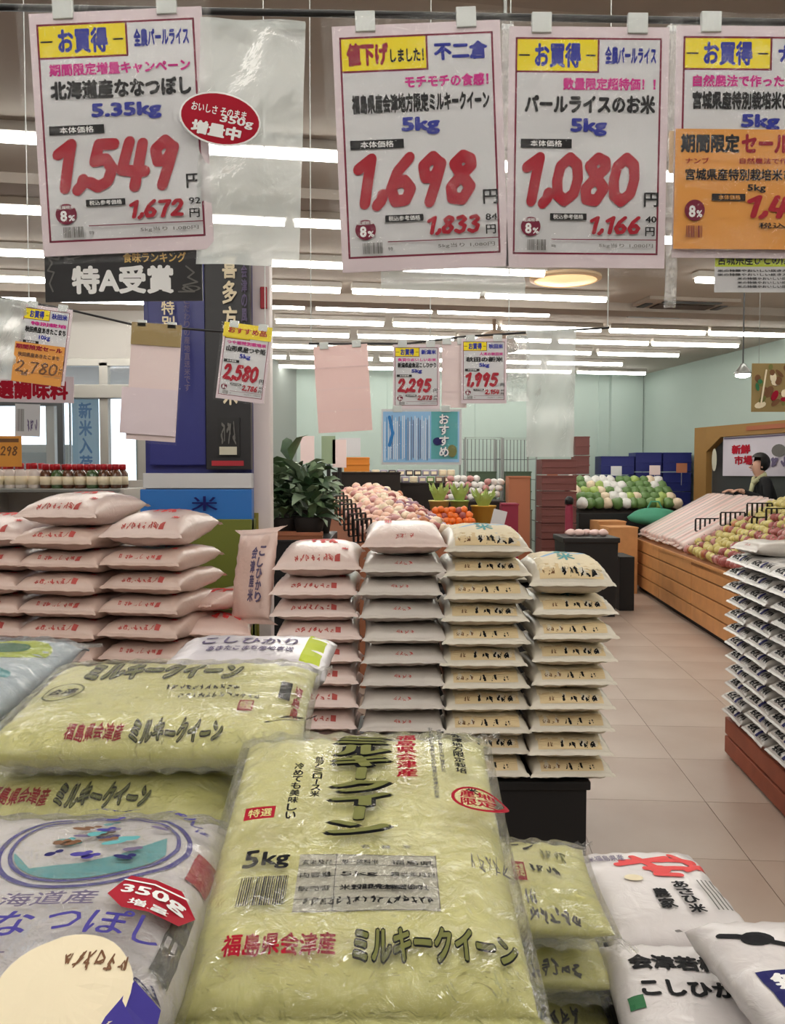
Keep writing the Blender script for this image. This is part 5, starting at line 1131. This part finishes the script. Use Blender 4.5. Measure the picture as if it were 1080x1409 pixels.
def middle_bits():
    # flowers / oranges bucket group in the middle
    rd = random.Random(9)
    c = U(620, 725, 7.6)
    crate_box('display_box', 'wooden display box holding oranges behind the second central stack', (c.x + .0, 7.72, 0), .5, .4, U(620, 733, 7.5).z, 'wood_dark', 0, open_top=False)
    for k in range(48):
        px, py = rd.uniform(588, 655), rd.uniform(698, 728); p = U(px, py, 7.55 + (728 - py) * .006)
        put('orange', rd.choice(['p_orange', 'p_orange', 'p_red', 'p_onion']), .034, p, f'small orange fruit in the heap behind the third central stack, {"upper" if py < 712 else "lower"} part, {ORD[min(19, int((px - 588) / 4))]} step across', 'orange', 'orange fruit heap') if False else None
    i = 0
    for r_ in range(4):
        for k in range(9 - r_):
            x = c.x - .22 + (k + r_ * .5) * .054; z = U(620, 733, 7.5).z + .035 + r_ * .05
            for q_ in range(2 if r_ < 3 else 1):
                put('orange', rd.choice(['p_orange', 'p_orange', 'p_red', 'p_orange']), .036, (x + RD.uniform(-.012, .012), 7.62 + q_ * .07 + r_ * .03, z + RD.uniform(-.008, .008)), f'orange fruit in the wooden display box, {ORD[r_]} layer, {ORD[k]} across, {"front" if q_ == 0 else "back"}', 'orange', 'oranges in the display box'); i += 1
    def bucket(px, yt, yb, wpx, d, m, topm, lab, nlab):
        a = U(px, yt, d); w = wpx / F * d / 2; h = (yb - yt) / F * d; z0 = U(px, yb, d).z
        t = thing('produce_bucket', lab, 'bucket', (a.x, d, z0), (0, 0, 0), 'buckets of greens')
        bm = bmesh.new(); add_lathe(bm, [(w * .7, 0), (w, h), (w * 1.05, h), (w * 1.05, h + .012), (w * .9, h)], 14); link('body', bm_mesh('body', bm, MATS[m], True), t)
        for k in range(7):
            bm = bmesh.new(); a_ = k * .9
            for q in range(4): b_ = a_ + q * 1.6; add_tube(bm, [(math.cos(b_) * w * .3, math.sin(b_) * w * .3, h), (math.cos(b_) * w * .6, math.sin(b_) * w * .6, h + .08), (math.cos(b_) * w * 1.0, math.sin(b_) * w * .9, h + .11 + .02 * q)], .012, 4, 0, (1, 1.8, .3))
            link('leaf_bunch', bm_mesh('leaf_bunch', bm, MATS[topm]), t)
        return t
    for k, (px, yt, yb, w_, d, m, tm, lab) in enumerate(((604, 690, 712, 28, 8.0, 'p_yellow', 'p_lime', 'yellow-green bucket of greens above the oranges, nearest the sloping stand'), (632, 690, 712, 26, 8.1, 'p_lime', 'p_lime', 'lime bucket of greens above the middle of the oranges'), (665, 697, 734, 34, 8.1, 'cardboard_yellow', 'p_lime', 'tan bucket with yellow front and lime leaves beside the oranges'))):
        bucket(px, yt, yb, w_, d, m, tm, lab, '')
    t = crate_box('low_shelf', 'dark wooden bench carrying the buckets of greens', (U(622, 712, 8.25).x, 8.25, 0), .36, .4, U(632, 713, 8.1).z - .004, 'wood_dark', 0, open_top=False)
    crate_box('bucket_stool', 'dark stool box under the tan bucket', (U(667, 734, 8.1).x, 8.1, 0), .2, .26, U(665, 734, 8.1).z - .002, 'wood_dark', 0, open_top=False)
    # white-pink packs heap
    for k in range(34):
        r_ = k // 9; i = k % 9; d = 9.4
        if r_ == 3 and i > 4: continue
        x = U(612 + i * 9.2 + r_ * 4, 0, d).x if False else U(612 + i * 9 + r_ * 3, 600, d).x; z = U(640, 684 - r_ * 8.5 - (4 if i > 5 else 0), d).z
        put('wrapped_mushroom_pack', 'p_white' if (k % 3) else 'p_pink', .045, (x, d + r_ * .03, z), f'small {"white" if k % 3 else "pink"} wrapped pack in the heap before the roll cages, {ORD[r_]} layer, {ORD[i]} across', 'package', 'wrapped packs before the roll cages', (1, .8, .8))
    crate_box('heap_table', 'low dark table carrying the heap of wrapped packs before the roll cages', (U(648, 690, 9.5).x, 9.55, 0), .68, .6, U(640, 684, 9.4).z - .038, 'kick_dark', 0, open_top=False)
    rd = random.Random(33); zc = U(560, 664, 10.4).z
    crate_box('dark_bench', 'dark bench carrying dull purple and dark packs behind the sloping stand', (U(560, 664, 10.4).x, 10.4, 0), 1.35, .5, zc, 'kick_dark', 0, open_top=False)
    mat('pack_dark', (62, 50, 58), .35, coat=.4); mat('pack_mauve', (150, 138, 158), .35, coat=.4); mat('pack_brown', (120, 92, 80), .4)
    for r_ in range(2):
        for k in range(13 - r_):
            m = rd.choice(['pack_dark', 'pack_mauve', 'pack_mauve', 'pack_brown', 'p_cream', 'p_green'])
            x = U(560, 0, 10.4).x - .62 + k * .1 + r_ * .05; bm = bmesh.new(); add_box(bm, -.045, -.06, 0, .045, .06, .075, .014); add_box(bm, -.03, -.064, .02, .03, -.06, .055, 0, 1)
            o = link('wrapped_pack', bm_mesh('wrapped_pack', bm, [MATS[m], MATS['ink_cream']]), None, (x, 10.3 + r_ * .14, zc + r_ * .078), (0, 0, rd.uniform(-.1, .1)))
            tag(o, f'{ {"pack_dark": "dark", "pack_mauve": "mauve", "pack_brown": "brown", "p_cream": "cream", "p_green": "green"}[m]} wrapped pack on the dark bench, {ORD[r_]} tier, {ORD[k]} along', 'package', 'wrapped packs on the dark bench')
    # wooden crates, plum signs, white leaning card
    crate_box('brown_carton', 'brown carton stack beside the heap of wrapped packs', (U(712, 690, 9.3).x, 9.3, 0), .22, .3, U(700, 655, 9.3).z, 'cardboard', 0, open_top=False)
    crate_box('plum_crate', 'plum red box beside the tan bucket', (U(700, 700, 8.6).x, 8.6, 0), .16, .2, U(700, 692, 8.6).z, 'plum_box', 0, open_top=False)
    o = box_obj('leaning_card', (-.06, 0, -.13, .06, .006, .13), MATS['sign_paper'], None, 0, U(684, 722, 7.55), (-.1, .25, 0)); tag(o, 'white card leaning beside the tan bucket of greens', 'card')
    bm = bmesh.new(); add_tube(bm, [(0, .012, -.12), (0, .05, -U(684, 722, 7.55).z + .01)], .008, 6); link('stand_rod', bm_mesh('stand_rod', bm, MATS['steel']), o)
    crate_box('yellow_box', 'orange-yellow box behind the sloping stand, beside the white card', (U(491, 640, 9.8).x, 9.8, U(491, 649, 9.8).z), .28, .2, .16, 'cardboard_orange', 0, open_top=False)
    crate_box('dark_cabinet', 'dark cabinet behind the sloping stand carrying the orange-yellow box', (U(505, 640, 9.9).x, 9.82, 0), .75, .44, U(491, 649, 9.8).z - .002, 'kick_dark', 0, open_top=False)
    o = box_obj('white_card', (-.12, 0, -.1, .12, .008, .1), MATS['sign_paper'], None, 0, U(481, 615, 9.7)); tag(o, 'white card standing behind the pink sheet, above the orange-yellow box', 'card'); bm = bmesh.new(); add_tube(bm, [(-.09, .014, .05), (-.09, .014, -.36)], .008, 6); link('stand_rod', bm_mesh('stand_rod', bm, MATS['steel']), o)
    # plants
    def plant(px, py, d, s_, lab, zb, n=46, seed=1, m='leaf_dark'):
        rd = random.Random(seed); p = U(px, py, d); t = thing('leafy_plant', lab, 'plant', (p.x, d, zb), (0, 0, 0), 'green plants beside the white post')
        bm = bmesh.new(); add_lathe(bm, [(s_ * .25, 0), (s_ * .32, s_ * .4), (s_ * .3, s_ * .42)], 12); link('pot', bm_mesh('pot', bm, MATS['kick_dark'], True), t)
        bm = bmesh.new(); add_tube(bm, [(0, 0, s_ * .38), (.02, 0, s_ * .9)], .012, 5); link('stem', bm_mesh('stem', bm, MATS['p_green']), t)
        lm = []
        for v_ in range(3):
            b = bmesh.new(); L = s_ * (.4 + .08 * v_); W_ = L * .28
            V = [b.verts.new(q) for q in ((0, 0, 0), (L * .35, -W_, L * .25), (L * .4, 0, L * .2), (L * .35, W_, L * .25), (L * .8, -W_ * .6, L * .3), (L * .8, 0, L * .26), (L * .8, W_ * .6, L * .3), (L * 1.1, 0, L * .12))]
            for f in ((0, 1, 2), (0, 2, 3), (1, 4, 5, 2), (2, 5, 6, 3), (4, 7, 5), (5, 7, 6)): b.faces.new([V[i] for i in f])
            lm.append(bm_mesh('leaf', b, MATS[(m, 'leaf_mid', 'leaf_pale')[(v_ + seed) % 3]], True))
        for k in range(n):
            r1 = rd.uniform(0, s_ * .25); a = rd.uniform(0, 6.28); link('leaf', lm[k % 3], t, (math.cos(a) * r1, math.sin(a) * r1, s_ * rd.uniform(.4, 1.25)), (rd.uniform(-.6, .6), rd.uniform(-.9, .5), a))
        return t
    mat('leaf_dark', (52, 78, 50), .5, noise=.2, nscale=20); mat('leaf_mid', (96, 120, 84), .5, noise=.2, nscale=20); mat('leaf_pale', (140, 160, 130), .5)
    zs = U(400, 742, 5.4).z
    t = crate_box('plant_shelf', 'black low shelf carrying the green plants beside the white post', (U(402, 740, 5.55).x, 5.75, 0), .50, .8, zs, 'dark_plastic', 0, open_top=False)
    for k, (px, d, s_, dz, lab) in enumerate(((388, 5.55, .26, 0, 'dark green leafy plant nearest the white post'), (425, 5.5, .27, 0, 'dark green leafy plant beside the brown side board'), (400, 5.9, .34, .06, 'tall green plant behind the other two, its top against the grey wall'), (440, 5.95, .22, .1, 'small green plant behind, reaching toward the black dividers'))): plant(px, 700, d, s_ * 1.15, lab, zs + .001, 60, k)
    # cardboard tray in front of the plants
    crate_box('cardboard_tray', 'shallow brown cardboard tray in front of the green plants', (U(407, 735, 5.45).x, 5.42, zs), .34, .12, .045, 'cardboard', .02)
    # upright black sign rods
    for k, (px, yt) in enumerate(((423, 600), (452, 600), (467, 605))):
        p = U(px, yt, 8.8); bm = bmesh.new(); add_tube(bm, [(0, 0, 0), (0, 0, p.z)], .02, 8); o = link('sign_rod', bm_mesh('sign_rod', bm, MATS['dark_plastic']), None, (p.x, 8.8, 0)); tag(o, f'black upright rod, {ORD[k]} of three counted away from the plants behind the sloping stand', 'rod', 'black rods')
        box_obj('card', (-.07, -.02, p.z - .28, .07, -.012, p.z), MATS['paper_rose' if k != 1 else 'leaf_pale'], o, 0)
mat('cardboard_orange', (214, 130, 40), .7)
middle_bits()
def right_back():
    d = 11.8; a_, b_ = Vector((4.40, 12.75)), Vector((4.86, 10.7)); AL = (b_ - a_).length
    X = lambda px: (px - 958) / 122 * AL; Z = lambda py: U(1020, py, d).z
    t = thing('arch_display', 'mustard brown arched display frame with white posters behind the aisle stand', 'display', (a_.x, a_.y, 0), (0, 0, math.atan2(b_.y - a_.y, b_.x - a_.x))); cx = 0
    m = mat('mustard', (150, 112, 58), .7); sh = lambda px: X(px) - cx
    box_obj('post', (0, 0, 0, sh(976), .1, Z(584)), m, t); box_obj('top_board', (sh(976), 0, Z(600), sh(1110), .1, Z(584)), m, t)
    V = [(sh(976), 0, Z(620)), (sh(976), 0, Z(600)), (sh(996), 0, Z(600)), (sh(976), .1, Z(620)), (sh(976), .1, Z(600)), (sh(996), .1, Z(600))]
    link('corner_brace', mesh('corner_brace', V, [(0, 2, 1), (3, 4, 5), (0, 1, 4, 3), (1, 2, 5, 4), (2, 0, 3, 5)], [m]), t)
    box_obj('back_board', (sh(976), .1, 0, sh(1110), .14, Z(600)), MATS['dark_frame'], t); box_obj('white_board', (sh(996), .04, Z(655), sh(1110), .1, Z(600)), mat('board_white', (205, 198, 210), .6), t); box_obj('stripe_board', (sh(1030), -.01, Z(594), sh(1110), 0, Z(588)), mat('stripe_brown', (160, 92, 60), .7), t, 0)
    g = Deco(); g.text('新鮮', (sh(1008), Z(625), sh(1032), Z(612)), 'ink_red', .06); g.text('市場', (sh(1012), Z(640), sh(1035), Z(627)), 'ink_red', .04); g.rect((sh(998), Z(603.5), sh(1108), Z(602)), 'ink_lilac'); g.disc(sh(985), Z(632), .06, .16, 'ink_panel', 16, 1); g.disc(sh(1066), Z(622), .14, .08, 'ink_grey', 16, 1); g.scrawl((sh(1050), Z(645), sh(1100), Z(630)), 'ink_lilac', 3, 6, .15)
    g.build('lettering', lambda v, off: [(q[0], .038 - o_, q[1]) for q, o_ in zip(v, off)], t, eps=.002)
    # hanging food poster
    dd = 6.5; t, w, h = hung_sheet('food_poster', 'hanging photo poster of brown and green food before the right wall', 'poster', 1082, 500, 94, 66, dd, 0, 'paper_kraft', .004); g = Deco(); rd = random.Random(12)
    for k in range(40): g.disc(rd.uniform(.05, .95), -rd.uniform(.05, .65), rd.uniform(.03, .1), rd.uniform(.02, .06), rd.choice(['ink_brown', 'ink_cream', 'ink_olive', 'ink_darkred', 'ink_gold', 'ink_green', 'ink_brown']), 10, 1, rd.uniform(0, 3))
    g.stroke([(.13, -.6), (.2, -.1)], .012, 'ink_cream'); g.build('artwork', at(w), t, eps=.0003)
    for s_ in (-1, 1):
        bm = bmesh.new(); add_tube(bm, [(s_ * w * .4, .002, 0), (s_ * w * .4, .002, CZ - U(1082, 500, dd).z)], .002, 5); link('hanging_wire', bm_mesh('hanging_wire', bm, MATS['steel']), t)
right_back()

# ------------------------------------------------------------------ the shopper behind the aisle stand
def person():
    """one skin-modifier body, leaning forward, facing left (-x)"""
    d = 10.8; px = 1046; z_top = 1.80; p = U(px, 640, d); bx, by = 4.70, d
    J = {'pelvis': (0, 0, .92), 'waist': (-.03, 0, 1.08), 'chest': (-.10, 0, 1.28), 'neck': (-.15, 0, 1.44), 'head': (-.18, 0, 1.54), 'crown': (-.185, 0, 1.66),
         'shl': (-.13, -.17, 1.38), 'ell': (-.15, -.22, 1.15), 'wrl': (-.40, -.18, 1.26), 'hal': (-.47, -.16, 1.28), 'shr': (-.11, .17, 1.38), 'elr': (-.13, .22, 1.15), 'wrr': (-.38, .18, 1.25), 'har': (-.46, .16, 1.27),
         'hipl': (0, -.09, .88), 'knl': (-.03, -.10, .49), 'anl': (.02, -.10, .09), 'tol': (-.13, -.11, .04), 'hipr': (.0, .09, .88), 'knr': (.0, .10, .49), 'anr': (.07, .10, .09), 'tor': (-.08, .11, .04)}
    E = [('pelvis', 'waist'), ('waist', 'chest'), ('chest', 'neck'), ('neck', 'head'), ('head', 'crown'), ('chest', 'shl'), ('shl', 'ell'), ('ell', 'wrl'), ('wrl', 'hal'), ('chest', 'shr'), ('shr', 'elr'), ('elr', 'wrr'), ('wrr', 'har'), ('pelvis', 'hipl'), ('hipl', 'knl'), ('knl', 'anl'), ('anl', 'tol'), ('pelvis', 'hipr'), ('hipr', 'knr'), ('knr', 'anr'), ('anr', 'tor')]
    Rr = dict(pelvis=.14, waist=.13, chest=.15, neck=.055, head=.085, crown=.07, shl=.07, shr=.07, ell=.048, elr=.048, wrl=.032, wrr=.032, hal=.03, har=.03, hipl=.1, hipr=.1, knl=.065, knr=.065, anl=.042, anr=.042, tol=.035, tor=.035)
    V = dict(J)
    for s_, hk in (('l', 'hal'), ('r', 'har')):       # five fingers
        h = J[hk]
        for k in range(5):
            nm = f'f{s_}{k}'; off = (-.03, (k - 2) * .018, .005) if k else (.0, -.035 if s_ == 'l' else .035, .01)
            V[nm] = (h[0] + off[0], h[1] + off[1], h[2] + off[2]); V[nm + 't'] = (h[0] + off[0] - (.055 if k else .02), h[1] + off[1] * 1.3, h[2] + off[2] - .03); E += [(hk, nm), (nm, nm + 't')]; Rr[nm] = .009; Rr[nm + 't'] = .008
    names = list(V); me = bpy.data.meshes.new('person'); me.from_pydata([V[n] for n in names], [(names.index(a), names.index(b)) for a, b in E], [])
    o = bpy.data.objects.new('person', me); COL.objects.link(o); sk = o.modifiers.new('skin', 'SKIN'); sk.use_smooth_shade = True
    for i, n in enumerate(names): me.skin_vertices[0].data[i].radius = (Rr[n], Rr[n]); me.skin_vertices[0].data[i].use_root = n == 'pelvis'
    o.modifiers.new('sub', 'SUBSURF').levels = 2
    dg = bpy.context.evaluated_depsgraph_get(); ev = bpy.data.meshes.new_from_object(o.evaluated_get(dg)); bpy.data.objects.remove(o)
    mats = [mat('jacket_black', (26, 26, 30), .8), mat('skin_tone', (214, 168, 146), .5), mat('trousers', (44, 46, 56), .8), mat('shoe', (30, 28, 28), .6)]
    ev.materials.clear()
    for m in mats: ev.materials.append(m)
    for f in ev.polygons:
        c = f.center; k = 0
        if c.z > 1.45 or c.x < -.42: k = 1
        elif c.z < .07: k = 3
        elif c.z < .9: k = 2
        f.material_index = k; f.use_smooth = True
    o = link('person', ev, None, (bx, by, 0)); tag(o, 'person with black hair, dark jacket and pale scarf behind the aisle fruit stand', 'person')
    bm = bmesh.new(); r_ = bmesh.ops.create_uvsphere(bm, u_segments=20, v_segments=12, radius=.118)
    for v in r_['verts']: v.co = Vector((v.co.x * 1.02 - .155, v.co.y * .95, v.co.z * 1.05 + 1.625))
    bmesh.ops.delete(bm, geom=[v for v in bm.verts if v.co.x < -.2 and v.co.z < 1.66], context='VERTS'); link('hair', bm_mesh('hair', bm, mat('hair_black', (20, 16, 16), .5), True), o)
    bm = bmesh.new()
    for s_ in (-1, 1): add_box(bm, -.272, s_ * .035 - .012, 1.59, -.262, s_ * .035 + .012, 1.602)
    link('eyes', bm_mesh('eyes', bm, MATS['hair_black']), o)
    bm = bmesh.new(); add_tube(bm, [(-.26, 0, 1.585), (-.29, 0, 1.56), (-.262, 0, 1.552)], .011, 6); link('nose', bm_mesh('nose', bm, MATS['skin_tone'], True), o)
    bm = bmesh.new(); add_box(bm, -.268, -.024, 1.522, -.258, .024, 1.53, .002); link('mouth', bm_mesh('mouth', bm, MATS['p_pink']), o)
    for s_ in (-1, 1):
        bm = bmesh.new(); lump(bm, .022, 1, (.7, .35, 1.2), 2, .1); link('ear', bm_mesh('ear', bm, MATS['skin_tone'], True), o, (-.17, s_ * .092, 1.575))
    bm = bmesh.new(); add_tube(bm, [(-.2, -.07, 1.42), (-.24, 0, 1.36), (-.2, .07, 1.42), (-.12, .06, 1.47), (-.1, 0, 1.48), (-.12, -.06, 1.47), (-.2, -.07, 1.42)], .03, 8); add_tube(bm, [(-.24, 0, 1.36), (-.28, .0, 1.2)], .03, 8, 0, (1, .8)); link('scarf', bm_mesh('scarf', bm, mat('scarf_pale', (190, 190, 150), .8), True), o)
person()
